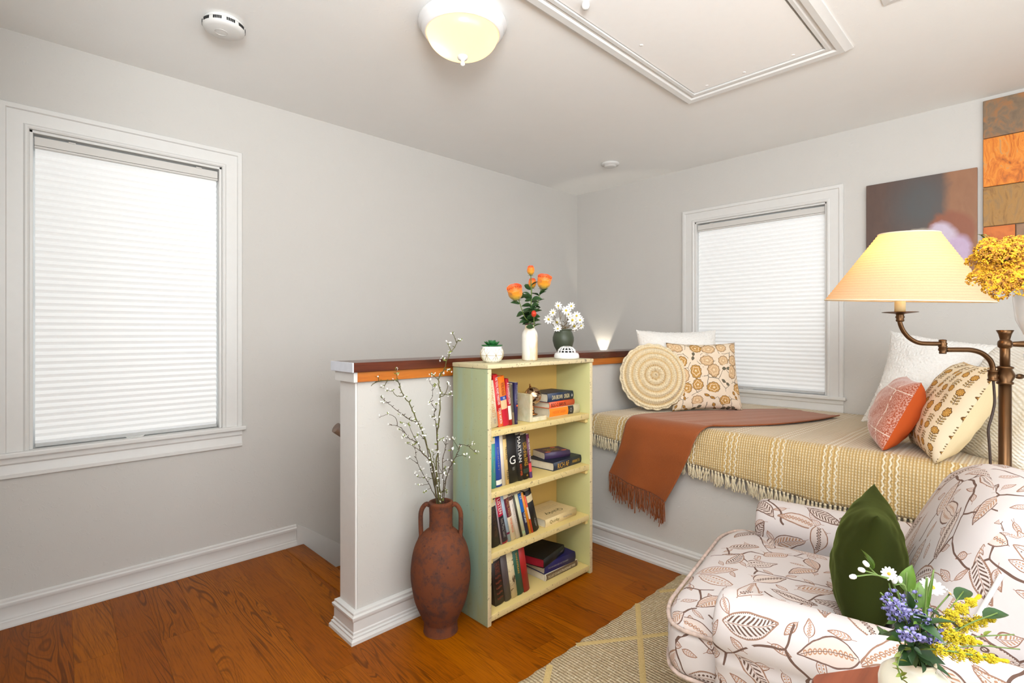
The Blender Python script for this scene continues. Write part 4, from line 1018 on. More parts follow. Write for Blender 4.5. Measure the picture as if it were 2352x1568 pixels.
b = rbox((.612, 1.52, .038), .03); b.transform(Matrix.Translation((0, 0, .040))); obj('mattress_body', b, plain('white_cotton', rgb(232, 230, 224), .8), mt)
def m_waffle():
    t = NT('ochre_waffle_weave'); s_, y, _ = t.sep(t.co('UV'))
    rib = ((y*(2*PI/.0105)).sin()*.5+.5); st = ((s_*(2*PI/.011)).sin()*.5+.5)
    n = t.noise(t.cmb(s_, y, 0.), 200, 2)
    wv = rib*(.35+st*.65)
    yy = (y + .10 + 10.*.1975).mod(.1975); trip = (yy - .005).mod(.0215)       # three cables in every repeat
    inb = yy.lt(.0645)
    zz = ((s_*(2*PI/.026)).sin()*.0028)
    cab = (trip - .0105 + zz).abs().lt(.0030)*inb
    c = t.mix(wv, rgb(180, 146, 82), rgb(226, 212, 176))
    c = t.mix(inb*.4, c, rgb(190, 148, 62)); c = t.mix(cab, c, rgb(232, 222, 196))
    c = t.mix(n*.25, c, rgb(150, 120, 70))
    return t.done(c, .60, 0, wv*.6+cab*1.+n*.15, .9, .004, spec=.5, sheen=.4)
M_WAF = m_waffle(); M_IV = plain('ivory_cotton_yarn', rgb(226, 212, 180), .85, nz=.12, scale=80)
def hemz(y):
    k = [(-1.10, .615), (-1.4, .590), (-1.7, .556), (-2.25, .497), (-2.6, .505), (-3.3, .50)]
    for (a, za), (c, zc) in zip(k, k[1:]):
        if y >= c: return za+(zc-za)*(y-a)/(c-a)
    return k[-1][1]
ZT = .716
def bpath(s, zb):
    """profile across the bed: s metres from the wall"""
    R_ = .045; flat = 1.262-R_-.004
    if s < flat: return Vector((-.004-s, 0, ZT - .028*(1-s/flat)**1.0)), 0
    s2 = s-flat; arc = R_*PI/2
    if s2 < arc:
        a = s2/R_; return Vector((-.004-flat-R_*math.sin(a)-.026*0, 0, ZT-R_+R_*math.cos(a))), 1
    d = s2-arc; return Vector((-.004-flat-R_-.006-.02*min(1, d/.1), 0, ZT-R_-d)), 2
yb0, yb1 = -1.098, -3.45
bl = thing('waffle_blanket', 'ochre and ivory waffle weave blanket with cable stripes covering the daybed', 'blanket', (-.63, -2.2, ZT))
bm = BM(); rb = noise.noise
def wfn(u, v):
    y = yb0+(yb1-yb0)*v; zb = hemz(y); tot = 1.262-.049+.0707+(ZT-.045-zb)
    s = tot*u; p, kk = bpath(s, zb); dx = 0
    if kk == 2: dx = .010*noise.noise(Vector((y*5, 0, 3)))*min(1, (s-1.284)/.1) + .004*math.sin(y*31)*min(1, (s-1.284)/.15)
    zt = .003*noise.noise(Vector((p.x*6, y*5, 1))) if kk == 0 else 0
    if y > yb0-.03 and kk < 2: zt -= .012*(1-(yb0-y)/.03)
    return Vector((p.x+dx, y, p.z+zt)) - Vector(bl.location)
NU, NV = 96, 150
def wuv(u, v):
    y = yb0+(yb1-yb0)*v; return ((1.284+(ZT-.045-hemz(y)))*u, -y)
add_grid(bm, wfn, NU, NV, uvf=wuv)
ob = obj('woven_cloth', bm, M_WAF, bl); md = ob.modifiers.new('s', 'SOLIDIFY'); md.thickness = .006; md.offset = 1
RT = random.Random(9)
def tassel(L, n, r, spread, knot=True):
    bm = BM()
    if knot: add_lathe(bm, [(0, .004), (r*1.9, .001), (r*2.1, -.004), (r*1.3, -.010), (0, -.011)], 6)
    for k in range(n):
        a = 2*PI*k/n; e = Vector((math.cos(a)*spread*RT.uniform(.5, 1.3)*.5, math.sin(a)*spread*RT.uniform(.5, 1.5), -L*RT.uniform(.8, 1.05)))
        m = Vector((math.cos(a)*r*1.4, math.sin(a)*r*1.6, -.02)); add_tube(bm, [(0, 0, 0), m, (m+e)*.5+Vector((RT.uniform(-1, 1)*.003, RT.uniform(-1, 1)*.004, 0)), e], r, 3, caps=False)
    me = bpy.data.meshes.new('tassel'); bm.to_mesh(me); bm.free(); return me
TAS = [tassel(.062, 6, .0026, .009) for _ in range(5)]
y = yb0-.006
while y > -2.95:
    u = 1.; p = wfn(1., (y-yb0)/(yb1-yb0))
    inst('tassel', TAS[RT.randrange(5)], Matrix.Translation(p+Vector((-.003, 0, -.001))) @ Matrix.Rotation(RT.gauss(0, .10), 4, 'X') @ Matrix.Rotation(RT.gauss(.04, .05), 4, 'Y') @ Matrix.Scale(RT.uniform(.85, 1.1), 4), bl, M_IV); y -= RT.uniform(.0135, .018)
# rust throw
def polyat(pts, t):
    t = max(0., min(1., t))*(len(pts)-1); k = min(int(t), len(pts)-2); return cr(pts, len(pts)*8)[min(int(round(t/(len(pts)-1)*len(pts)*8)), len(pts)*8)]
Lc = [(-.20, -1.80), (-.45, -1.62), (-.80, -1.46), (-1.08, -1.385), (-1.22, -1.37)]
Rc = [(-.30, -2.11), (-.55, -2.075), (-.84, -1.995), (-1.08, -1.88), (-1.22, -1.795)]
th_ = thing('rust_throw', 'rust orange wool throw draped diagonally over the daybed and hanging in front', 'throw', (-.9, -1.6, ZT+.01))
LcS, RcS = cr([(x, y, 0) for x, y in Lc], 80), cr([(x, y, 0) for x, y in Rc], 80)
# hanging part: side edges below the bed edge, (y, z)
LH = cr([(-1.365, .66, 0), (-1.335, .56, 0), (-1.300, .49, 0), (-1.268, .425, 0)], 40); RH = cr([(-1.755, .66, 0), (-1.715, .56, 0), (-1.665, .45, 0), (-1.612, .350, 0)], 40)
def tfn(u, v):
    # v 0..1: across (0 left,1 right); u: 0..0.6 on the bed, .6...66 over the edge, then hanging
    if u < .6:
        i = u/.6*80; k = min(int(i), 79); f = i-k; a = LcS[k].lerp(LcS[k+1], f); c = RcS[k].lerp(RcS[k+1], f); p = a.lerp(c, v)
        s_ = -.004-p.x; base, kk = bpath(max(0, -p.x-.004), 0)
        w_ = .004*noise.noise(Vector((v*3.5, u*3, 2)))+.0025*noise.noise(Vector((v*9, u*4, 7)))
        ed = .010*(1-min(1, (1-v)/.03)) 
        q = Vector((p.x, p.y, base.z+.014+w_*1.4+ed*.5))
    else:
        t = (u-.6)/.4
        e0 = Vector((-1.22, -1.37+(-1.795+1.37)*v, 0)); 
        if t < .14:
            a = t/.14*PI/2; R_ = .062; yy = e0.y + (LH[0].x*(1-v)+RH[0].x*v - e0.y)*t/.14
            q = Vector((-1.226-R_*math.sin(a)*1.0-.02*math.sin(a), yy, ZT+.016-R_+R_*math.cos(a)))
        else:
            k = (t-.14)/.86*40; i = min(int(k), 39); f = k-i; a = LH[i].lerp(LH[i+1], f); c = RH[i].lerp(RH[i+1], f); p = a.lerp(c, v)
            wob = .010*math.sin(v*9+1)*min(1, (t-.14)*2)+.012*noise.noise(Vector((v*3, t*1.5, 5)))*min(1, (t-.14)*3)
            q = Vector((-1.308-.012*min(1, (t-.14)*4)+wob, p.x, p.y + .02*math.sin(v*PI)*((t-.14)/.86)*.0))
            q.z += (.018*(1-v)*v*4)*((t-.14)/.86)*.3
            if t < .3: q.z = q.z*(t-.14)/.16 + (ZT+.016-.062-(t-.14)*.25)*(1-(t-.14)/.16)
    return q-Vector(th_.location)
def m_wool():
    t = NT('rust_wool'); u, v, _ = t.sep(t.co('UV')); c2 = t.co(); n = t.noise(c2, 9, 4); f = t.noise(c2, 260, 2)
    c = t.mix(n, rgb(120, 56, 12), rgb(146, 70, 20)); c = t.mix(f*.3, c, rgb(178, 106, 54))
    return t.done(c, .62, 0, f, .5, .002, spec=.35, sheen=.25)
M_WOOL = m_wool(); t_ = M_WOOL.node_tree.nodes['Principled BSDF']; t_.inputs['Sheen Tint'].default_value = (1, .8, .7, 1)
bm = BM(); add_grid(bm, tfn, 120, 44); ob = obj('woven_cloth', bm, M_WOOL, th_); md = ob.modifiers.new('s', 'SOLIDIFY'); md.thickness = .006; md.offset = 1
TF = [tassel(.125, 3, .0022, .008, False) for _ in range(5)]
for k in range(46):
    v = (k+.5)/46; p = tfn(1., v)
    inst('tassel', TF[k % 5], Matrix.Translation(p+Vector((-.003, 0, 0))) @ Matrix.Rotation(RT.gauss(-.02, .08), 4, 'X') @ Matrix.Rotation(RT.gauss(0, .06), 4, 'Y') @ Matrix.Scale(RT.uniform(.8, 1.08), 4), th_, plain('rust_yarn', rgb(148, 78, 34), .9, nz=.15))

# ------------------------------------------------------------------ cushions
def cushion(name, label, w, h, t, loc, phi, lean, mats, roll=0., pinch=.08, n=34, ex=2.4, group=None, wr=.004, part='cover', zb=True, fluff=0, seed=0, cat='cushion'):
    """front face looks to world heading phi (degrees), leaning back by lean degrees"""
    rt = thing(name, label, cat, loc, (-math.radians(lean), math.radians(roll), math.radians(phi+90)), group)
    def side(sg):
        def fn(u, v):
            X, Z = 2*u-1, 2*v-1
            X = math.copysign(abs(X)**.85, X); Z = math.copysign(abs(Z)**.85, Z)
            T = max(0, 1-abs(X)**ex)**.52*max(0, 1-abs(Z)**ex)**.52
            x = w/2*X*(1-pinch*(1-Z*Z)); z = h/2*Z*(1-pinch*(1-X*X))
            nz_ = noise.noise(Vector((X*2+seed, Z*2, sg+seed)))*wr*2.2 + noise.noise(Vector((X*5+seed, Z*5, sg+seed)))*wr
            dd = 0
            if fluff: dd = fluff*(noise.noise(Vector((x*150, z*150, sg*7.+seed)))+.6*noise.noise(Vector((x*260, z*260, sg*3.))))
            return Vector((x+dd*X*.6, -sg*(t/2*T+(nz_ if 0 < T else 0)*min(1, T*2)+dd), z+dd*.8*Z))
        return fn
    for sg, nm, m in ((1, part, mats[0]), (-1, 'back_cover', mats[-1])):
        bm = BM(); add_grid(bm, side(sg), n, n, uvf=lambda u, v: ((u-.5)*w, (v-.5)*h))
        if sg > 0: bmesh.ops.reverse_faces(bm, faces=bm.faces[:])
        if nm == 'back_cover' and len(mats) == 1: fb = bm
        if sg > 0: keep = bm
        else: last = bm
    if len(mats) == 1:
        me_ = bpy.data.meshes.new('x'); last.to_mesh(me_); last.free(); keep.from_mesh(me_); bpy.data.meshes.remove(me_); bmesh.ops.remove_doubles(keep, verts=keep.verts[:], dist=5e-5)
        obj(part, keep, mats[0], rt, smooth=True)
    else: obj(part, keep, mats[0], rt, smooth=True); obj('back_cover', last, mats[1], rt, smooth=True)
    return rt
def m_sherpa():
    t = NT('white_sherpa'); co = t.co(); n = t.noise(co, 170, 3, .7); return t.done(t.mix(n, rgb(224, 221, 214), rgb(248, 247, 245)), .95, 0, n, .55, .005, spec=.1, sheen=.3)
M_SH = m_sherpa()
cushion('sherpa_pillow', 'fluffy white sherpa pillow behind the round and floral cushions in the corner',   .50, .50, .14, (-.640, -1.318, .955), 224, 16, [M_SH], pinch=.07, n=130, ex=4, fluff=.0036, seed=3)
def stems(t, uv, sc, thick, warp=.35):
    v = t.vm('ADD', t.vm('SCALE', uv, sc=sc), t.vm('SCALE', t.noise(uv, sc*1.3, 2, .5, 0, True), sc=warp))
    d = t.vor(v, 1., 'DISTANCE_TO_EDGE', 1., '2D')['Distance']; return d.lt(thick)
def m_floral():
    t = NT('ochre_flower_print'); uv = t.co('UV'); P = t.vm('SCALE', uv, sc=13.)
    P = t.vm('ADD', P, t.vm('SCALE', t.noise(uv, 30, 2, .5, 0, True), sc=.10))
    V = t.vor(P, 1., 'F1', .55, '2D'); q = t.vm('SUBTRACT', P, V['Position']); r_, g_, b_ = t.sep(V['Color'])
    q2 = t.rot(q, r_*6.28); x, y, _ = t.sep(q2); rad = (x*x+y*y).sqrt(); th2 = t.m('ARCTAN2', y, x)
    isf = g_.lt(.66)
    R0 = .39+ (th2*5.).sin().abs()*.05
    infl = rad.lt(R0); rings = ((rad*30.+(th2*5.).sin()*1.1).sin()).gt(.55)
    edge = (rad-R0).abs().lt(.022)
    fcol = t.mix(rings, t.mix(b_.gt(.5), rgb(188, 142, 76), rgb(206, 172, 132)), rgb(226, 196, 156)); fcol = t.mix(edge, fcol, rgb(128, 98, 62)); fcol = t.mix(rad.lt(.06), fcol, rgb(236, 216, 180))
    # leaf pair
    xl = x.abs()-.2; hw = (1.-(xl*xl)*28.)*.10; lf = y.abs().lt(hw); lfe = (y.abs()-hw).abs().lt(.018)*hw.gt(-.01)
    lcol = t.mix((x*40.).sin().gt(.5), rgb(186, 134, 64), rgb(150, 106, 54)); lcol = t.mix(b_.gt(.5), lcol, rgb(104, 100, 84)); lcol = t.mix(lfe, lcol, rgb(96, 76, 50))
    bg = rgb(232, 214, 190); st = stems(t, uv, 13., .020)*(t.noise(uv, 16, 2).gt(.47))
    c = t.mix(st, bg, rgb(112, 104, 88)); c = t.mix(lf.mx(lfe)*(1.-isf), c, lcol); c = t.mix(infl.mx(edge)*isf, c, fcol)
    n = t.noise(uv, 500, 1)
    return t.done(c, .85, 0, n, .3, .001, spec=.2)
M_FLO = m_floral()
cushion('floral_cushion', 'square beige cushion printed with ochre flowers, left of the daybed window', .43, .42, .13, (-.615, -1.468, .915), 228, 15, [M_FLO], pinch=.07, n=40, ex=3)
# round crochet cushion
rc = thing('round_cushion', 'round cream crochet cushion with concentric rings at the foot of the daybed', 'cushion', (-.875, -1.275, .917), (-math.radians(14), 0, math.radians(226+90)))
bm = BM(); Rr = .192; TH = .062
def crn(u, v):
    a = 2*PI*v; r = Rr*u
    z = TH*(1-u**5)**.5*(.75+.25*(1-u*u)) if u < 1 else 0
    rings_ = .0085*math.sin(u*2*PI*5.2+.8)
    n_ = max(8, int(round(96*max(.15, int(u*12)/12))))
    st = .0028*math.sin(a*n_)*math.sin(u*2*PI*10)
    hole = -.010*math.exp(-((u-.56)/.016)**2)*max(0, math.cos(a*54))**2 - .010*math.exp(-((u-.30)/.018)**2)*max(0, math.cos(a*30))**2 - .010*math.exp(-((u-.145)/.03)**2)*max(0, math.cos(a*8))
    hole += -.006*math.exp(-((u-.84)/.02)**2)*max(0, math.cos(a*84))
    e = .004*math.sin(a*64)*(1 if u > .985 else 0)
    return Vector(((r+e)*math.cos(a), -(z+rings_+st+hole), (r+e)*math.sin(a)))
add_grid(bm, crn, 110, 560, cv=True); bmesh.ops.remove_doubles(bm, verts=bm.verts[:], dist=1e-6)
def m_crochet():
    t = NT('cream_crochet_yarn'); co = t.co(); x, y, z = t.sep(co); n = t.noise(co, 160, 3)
    r = (x*x+z*z).sqrt(); gv_ = (r*(2*PI*5.2/.192)+.8).sin(); return t.done(t.mix(t.mr(gv_, -.35, -.85)*.8, t.mix(n, rgb(214, 192, 148), rgb(240, 228, 200)), rgb(200, 170, 120)), .9, 0, n, .6, .003, spec=.15, sheen=.3)  # tan yarn lines that also paint shade into the ring grooves
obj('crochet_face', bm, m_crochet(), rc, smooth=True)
bm = BM()
for off, rr in ((.004, Rr+.002), (-.0, Rr-.003)): add_tube(bm, [((rr+.003*math.sin(k*.9))*math.cos(2*PI*k/140), -off-.004, (rr+.003*math.sin(k*.9))*math.sin(2*PI*k/140)) for k in range(140)], .006, 6, closed=True)
obj('edge_cord', bm, plain('cream_cord', rgb(232, 218, 188), .9, nz=.12, scale=90), rc)
bm = BM(); add_grid(bm, lambda u, v: Vector((Rr*.985*math.cos(PI/2*u)**.8*math.cos(2*PI*v) if u < 1 else 0, .058*math.sin(PI/2*u), Rr*.985*math.cos(PI/2*u)**.8*math.sin(2*PI*v) if u < 1 else 0)), 14, 64, cv=True)
obj('back_cover', bm, plain('white_cotton_back', rgb(226, 218, 204), .85, nz=.05), rc, smooth=True)
# right-hand group
cushion('sherpa_pillow', 'large white sherpa pillow leaning against the wall below the painting', .58, .50, .16, (-.545, -2.60, .93), 172, 26, [M_SH], roll=7, pinch=.10, n=150, ex=3.5, fluff=.0036, seed=9)
def m_linen(name, c, sc=300, b=.2):
    t = NT(name); co = t.co(); n = t.noise(co, sc, 2); return t.done(t.mix(n, tuple(x*.93 for x in c), c), .85, 0, n, b, .001, spec=.2)
M_BED = m_linen('white_bed_linen', rgb(232, 229, 222)); M_CRE = m_linen('cream_linen', rgb(232, 212, 170))
def m_lumbar():
    t = NT('block_print_sprigs'); uv = t.co('UV'); x0, y0, _ = t.sep(uv)
    x = x0+.4; y = y0+.4; cw, chh = .046, .068
    ci = (x/cw).fl(); yy = y + ci*.034; odd = ci.mod(2.)
    qx = (x/cw).fr()-.5; qy = (yy/chh).fr()-.5; qy = qy*(1.-odd*2.)
    qx = qx*cw*100; qy = qy*chh*100      # centimetres
    fy = qy-1.5; rad = (qx*qx+fy*fy).sqrt(); th2 = t.m('ARCTAN2', fy, qx); R0 = 1.15+(th2*3.5).sin().abs()*.25
    fl1 = rad.lt(R0); fe = (rad-R0).abs().lt(.13); pet = ((th2*9.).sin()).gt(.55)*rad.gt(.35)*fl1
    stem = qx.abs().lt(.12)*qy.lt(.6)*qy.gt(-3.)
    ly = ((qy+3.)/1.0).fr()*1.0-.5; ax = qx.abs()-.75; lv = (ax*ax*2.6+(ly-ax*.4)*(ly-ax*.4)*9.).lt(1.)*qy.lt(.3)*qy.gt(-2.7); lve = (ax*ax*2.6+(ly-ax*.4)*(ly-ax*.4)*9.).lt(.45)
    mask = x0.abs().lt(.5)*1.
    bg = rgb(236, 220, 190); c = t.mix(lv*mask, bg, rgb(108, 86, 52)); c = t.mix(lv*lve*mask, c, rgb(176, 146, 96)); c = t.mix(stem*mask, c, rgb(104, 82, 50))
    c = t.mix(fl1*mask, c, rgb(206, 158, 82)); c = t.mix(pet*mask, c, rgb(152, 106, 50)); c = t.mix(fe*mask, c, rgb(112, 80, 44))
    n = t.noise(uv, 500, 1); return t.done(c, .85, 0, n, .2, .001, spec=.2)
M_LUM = m_lumbar()
def m_heather():
    t = NT('heathered_rust_weave'); uv = t.co('UV'); x, y, _ = t.sep(uv); n = t.noise(t.cmb(x*1., y*.35, 0.), 420, 2); 
    ln = ((x+.4).mod(.13)).lt(.004).mx(((y+.4).mod(.16)).lt(.003))*(t.noise(uv, 60, 2).gt(.42))
    c = t.mix(t.mr(n, .4, .62), rgb(168, 78, 44), rgb(212, 164, 148)); c = t.mix(ln, c, rgb(240, 226, 214))
    return t.done(c, .9, 0, n, .5, .002, spec=.15, sheen=.6)
M_HEA = m_heather(); M_RUS = m_linen('plain_rust_linen', rgb(194, 86, 36))
cushion('rust_cushion', 'small rust cushion with heathered front and plain orange back on the daybed', .34, .295, .15, (-1.045, -2.482, .860), 106, 24, [M_HEA, M_RUS], pinch=.05, n=34, seed=4)
cushion('block_print_cushion', 'cream cushion block printed with ochre flower sprigs beside the rust cushion', .42, .39, .175, (-1.045, -2.655, .888), 108, 27, [M_LUM, M_CRE], pinch=.05, n=38, seed=6)
def m_quilt():
    t = NT('matelasse_quilt'); uv = t.co('UV'); x, y, _ = t.sep(uv); hgt = ((y*(2*PI/.012)+(t.noise(uv, 30, 1)*3.)).sin()*(x*(2*PI/.03)).sin())
    return t.done(rgb(236, 232, 222), .85, 0, hgt, .6, .003, spec=.2)
cushion('folded_coverlet', 'folded white textured coverlet propped behind the block print cushion', .50, .50, .075, (-.90, -2.815, .915), 128, 34, [m_quilt()], pinch=.0, n=30, ex=9, seed=2, wr=.006, cat='coverlet')
cushion('bed_pillow', 'plump white bed pillow behind the brass lamp pole', .62, .42, .19, (-.72, -2.99, .93), 140, 28, [M_BED], pinch=.05, n=30, seed=7, wr=.008, cat='pillow')
cushion('bed_pillow', 'white bed pillow at the right edge, in front of the plumper pillow', .60, .38, .15, (-1.02, -3.00, .865), 128, 42, [M_BED], pinch=.04, n=30, seed=12, wr=.010, cat='pillow')

# ------------------------------------------------------------------ rug
def m_rug():
    t = NT('jute_rug'); co = t.co(); x, y, z = t.sep(co)
    wx = t.noise(co, 3, 2)*.02
    n = t.noise(t.cmb(x*1., y*.3, 0.), 230, 3, .7); n2 = t.noise(co, 14, 3)
    rows = ((x+wx*.3)*(2*PI/.0125)).sin(); slub = t.noise(t.cmb(x*.35, y*1., 0.), 110, 2)
    c = t.mix(n, rgb(164, 140, 104), rgb(228, 210, 174)); c = t.mix(t.mr(slub, .52, .7)*.7, c, rgb(232, 220, 190)); c = t.mix(t.mr(t.noise(co, 300, 1), .62, .7)*.6, c, rgb(92, 78, 66))
    return t.done(c, .95, 0, rows*.5+slub*1.2+n, 1., .006, spec=.1)
M_RUG = m_rug(); M_RUGL = None
rg = thing('rug', 'beige jute rug with a yellowish diamond line pattern under the armchair', 'rug', (-2.2, -2.5, 0))
rx0, rx1, ry1 = -3.5, -1.285, -1.672; ry0 = -4.2
bm = BM(); NXr, NYr = 240, 200; RG = random.Random(2)
def rugf(u, v):
    x = rx0+(rx1-rx0)*u; y = ry1+(ry0-ry1)*v
    e = min(1, min(u, 1-u)*(rx1-rx0)/.012, min(v, 1-v)*(ry1-ry0)/-.012*1) if 1 else 1
    e = min(1, min((x-rx0), (rx1-x), (ry1-y), (y-ry0))/.012)
    if v == 0: y += .004*math.sin(x*70)+.006*noise.noise(Vector((x*9, 0, 0)))
    if u == 1: x += .004*math.sin(y*60)
    z = .012*math.sqrt(max(0, e)) if e > 0 else .0005
    return Vector((x, y, z+.0008*noise.noise(Vector((x*60, y*60, 0)))*(e > 0)))-Vector(rg.location)
add_grid(bm, rugf, NXr, NYr); obj('woven_pile', bm, M_RUG, rg)
bm = BM()
def rline(sl, c):
    pts = []; x = rx0+.01
    while x < rx1-.01:
        y = sl*x+c
        if ry0+.01 < y < ry1-.008: pts.append(Vector((x, y, .0122))-Vector(rg.location))
        x += .02
    if len(pts) < 3: return
    nrm = Vector((-sl, 1, 0)).normalized()*.011; b = BM(); vs = [(b.verts.new(p-nrm), b.verts.new(p+Vector((0, 0, .0022))), b.verts.new(p+nrm)) for p in pts]
    for A_, B_ in zip(vs, vs[1:]):
        for k in range(2): f = b.faces.new([A_[k], B_[k], B_[k+1], A_[k+1]]); f.smooth = True
    obj('diamond_line', b, M_RUGLN, rg)
t = NT('rug_yellow_yarn'); nn_ = t.noise(t.co(), 200, 2); M_RUGLN = t.done(t.mix(nn_, rgb(176, 150, 96), rgb(214, 190, 136)), .95, 0, nn_, .6, .002, spec=.1)
for k in range(-4, 7): rline(.68, -.534-.384*k)
for k in range(-8, 6): rline(-.655, -3.065-.37*k)

# ------------------------------------------------------------------ armchair
def leaf_fabric():
    t = NT('brown_leaf_print_fabric'); uv = t.co('UV'); P = t.vm('SCALE', uv, sc=8.6)
    P = t.vm('ADD', P, t.vm('SCALE', t.noise(uv, 14, 2, .5, 0, True), sc=.16))
    fine = t.noise(uv, 90, 2)
    def layer(P, rand, big, off):
        V = t.vor(t.vm('ADD', P, (off, off*.7, 0.)), 1., 'F1', rand, '2D'); q = t.vm('SUBTRACT', t.vm('ADD', P, (off, off*.7, 0.)), V['Position']); r_, g_, b_ = t.sep(V['Color'])
        x, y, _ = t.sep(t.rot(q, r_*6.283)); a = (g_*.10+.36)*big; w_ = (b_*.07+.125)*big
        y = y + x*x*.35*(b_-.5)*2
        u = x/a; prof = (1.-u*u)*(1.-u*.35); hw = w_*prof; ay = y.abs(); inn = u.abs().lt(1.)
        ln = .009+fine*.013
        outl = (ay-hw).abs().lt(ln)*inn
        rib = ay.lt(.007)*u.abs().lt(.9)
        vein = ((x-ay*.9)*11.).fr().lt(.46)*ay.gt(.018)*ay.lt(hw*.74)*u.abs().lt(.82)
        cx = (((x/.085).fr())-.5)*.085; dy = ay-hw*.45; rr = (cx*cx+dy*dy).sqrt()
        dots = rr.lt(prof*.028)*u.abs().lt(.85)
        rr2 = (cx*cx+ (y*y)*.45).sqrt(); loop = (rr2-.030).abs().lt(.009)*u.abs().lt(.8)
        tick = ((x*26.).fr().lt(.5))*ay.lt(hw)*ay.gt(hw-.028)*inn
        ty = (b_*7.13).fr()
        ins = vein*ty.lt(.42) + dots*(ty.gt(.42)*ty.lt(.66)) + loop*ty.gt(.66)
        ins = ins.mn(1.)
        tk = tick*((g_*5.7).fr().gt(.6))
        stemx = ay.lt(.009)*x.lt(a*-.95)*x.gt(a*-1.5)
        return dict(inside=ay.lt(hw)*inn, line=outl.mx(rib).mx(stemx), ins=ins.mx(tk), rnd=(g_*9.3).fr(), rnd2=(b_*5.1).fr())
    bg = t.mix(t.noise(uv, 3, 2), rgb(200, 192, 190), rgb(208, 201, 199))
    st = stems(t, uv, 5.2, .015, .45); stn = t.noise(uv, 5.5, 2).gt(.44)
    A = layer(P, .60, 1.28, 0.)
    B = layer(t.vm('SCALE', P, sc=1.75), .8, .8, 3.3)
    bm_ = (1.-A['inside'])*(B['rnd'].gt(.22))
    c = bg
    c = t.mix(bm_*B['ins'], c, rgb(176, 132, 104)); c = t.mix(bm_*B['line'], c, rgb(140, 104, 86))
    c = t.mix(st*stn*(1.-A['inside']), c, rgb(104, 80, 70))
    wash = A['inside']*(.10+A['rnd2']*.25); c = t.mix(wash, c, rgb(208, 176, 150))
    ic = t.mix(A['rnd'].gt(.55), rgb(170, 128, 100), rgb(98, 76, 66)); c = t.mix(A['ins'], c, ic)
    c = t.mix(A['line'], c, t.mix(A['rnd2'].gt(.5), rgb(146, 112, 94), rgb(112, 86, 76)))
    wv = t.noise(uv, 700, 1)
    return t.done(c, .8, 0, wv, .15, .001, spec=.2)
M_FAB = leaf_fabric()
ch = thing('armchair', 'white armchair printed with brown leaves and branches in front of the daybed', 'armchair', (-1.93, -2.55, 0), (0, 0, math.radians(10.5)))
def part(name, b, M=None, mat=M_FAB, parent=None):
    if M is not None: b.transform(M)
    return obj(name, b, mat, parent or ch, smooth=True)
# base rail
part('seat_base', rbox((.395, .335, .10), .03, off=.3), Matrix.Translation((.02, -.03, .19)))
for sx in (-.34, .38):
    for sy in (-.3, .26):
        bm = BM(); add_lathe(bm, [(0, 0), (.018, 0), (.026, .05), (.028, .095), (0, .095)], 16, Matrix.Translation((sx, sy, .001))); obj('leg', bm, plain('dark_wood_leg', rgb(70, 42, 28), .4), ch)
# seat cushion (T shape)
def sstep(a, b, x): t = max(0, min(1, (x-a)/(b-a))); return t*t*(3-2*t)
def tdef(p):
    y = p.y+.165; k = sstep(.265, .315, y); hwl = .298+(.405-.298)*k; sx = p.x/.40
    x = sx*(.31+.10*k)+.015
    crown = .022*(1-min(1, abs(p.x)/.40)**2.5)*(1-min(1, abs(p.y)/.285)**3)
    z = p.z + (crown if p.z > 0 else -crown*.2)
    # rounded front corners
    fy = y - .05*max(0, (abs(sx)-.62)/.38)**2*k
    return Vector((x, fy, z+.352))
part('seat_cushion', rbox((.40, .285, .070), .038, deform=tdef, off=.1))
M_PIPE = plain('piping_fabric', rgb(204, 182, 170), .8, nz=.35, scale=55)
def outline(hx, hy, z, r=.05, n=6):
    pts = []
    for cx_, cy_, a0 in ((hx-r, hy-r, 0), (-hx+r, hy-r, PI/2), (-hx+r, -hy+r, PI), (hx-r, -hy+r, 3*PI/2)):
        for k in range(n+1): a = a0+PI/2*k/n; pts.append(Vector((cx_+r*math.cos(a), cy_+r*math.sin(a), z)))
        nx = None
    out = []
    for i, p in enumerate(pts):
        q = pts[(i+1) % len(pts)]; m = max(1, int((q-p).length/.03))
        out += [p.lerp(q, k/m) for k in range(m)]
    return out
for zz in (.060, -.060):
    bm = BM(); add_tube(bm, [tdef(p) + Vector((0, 0, 0)) for p in outline(.398, .284, zz, .035)], .0055, 8, closed=True); obj('piping', bm, M_PIPE, ch)
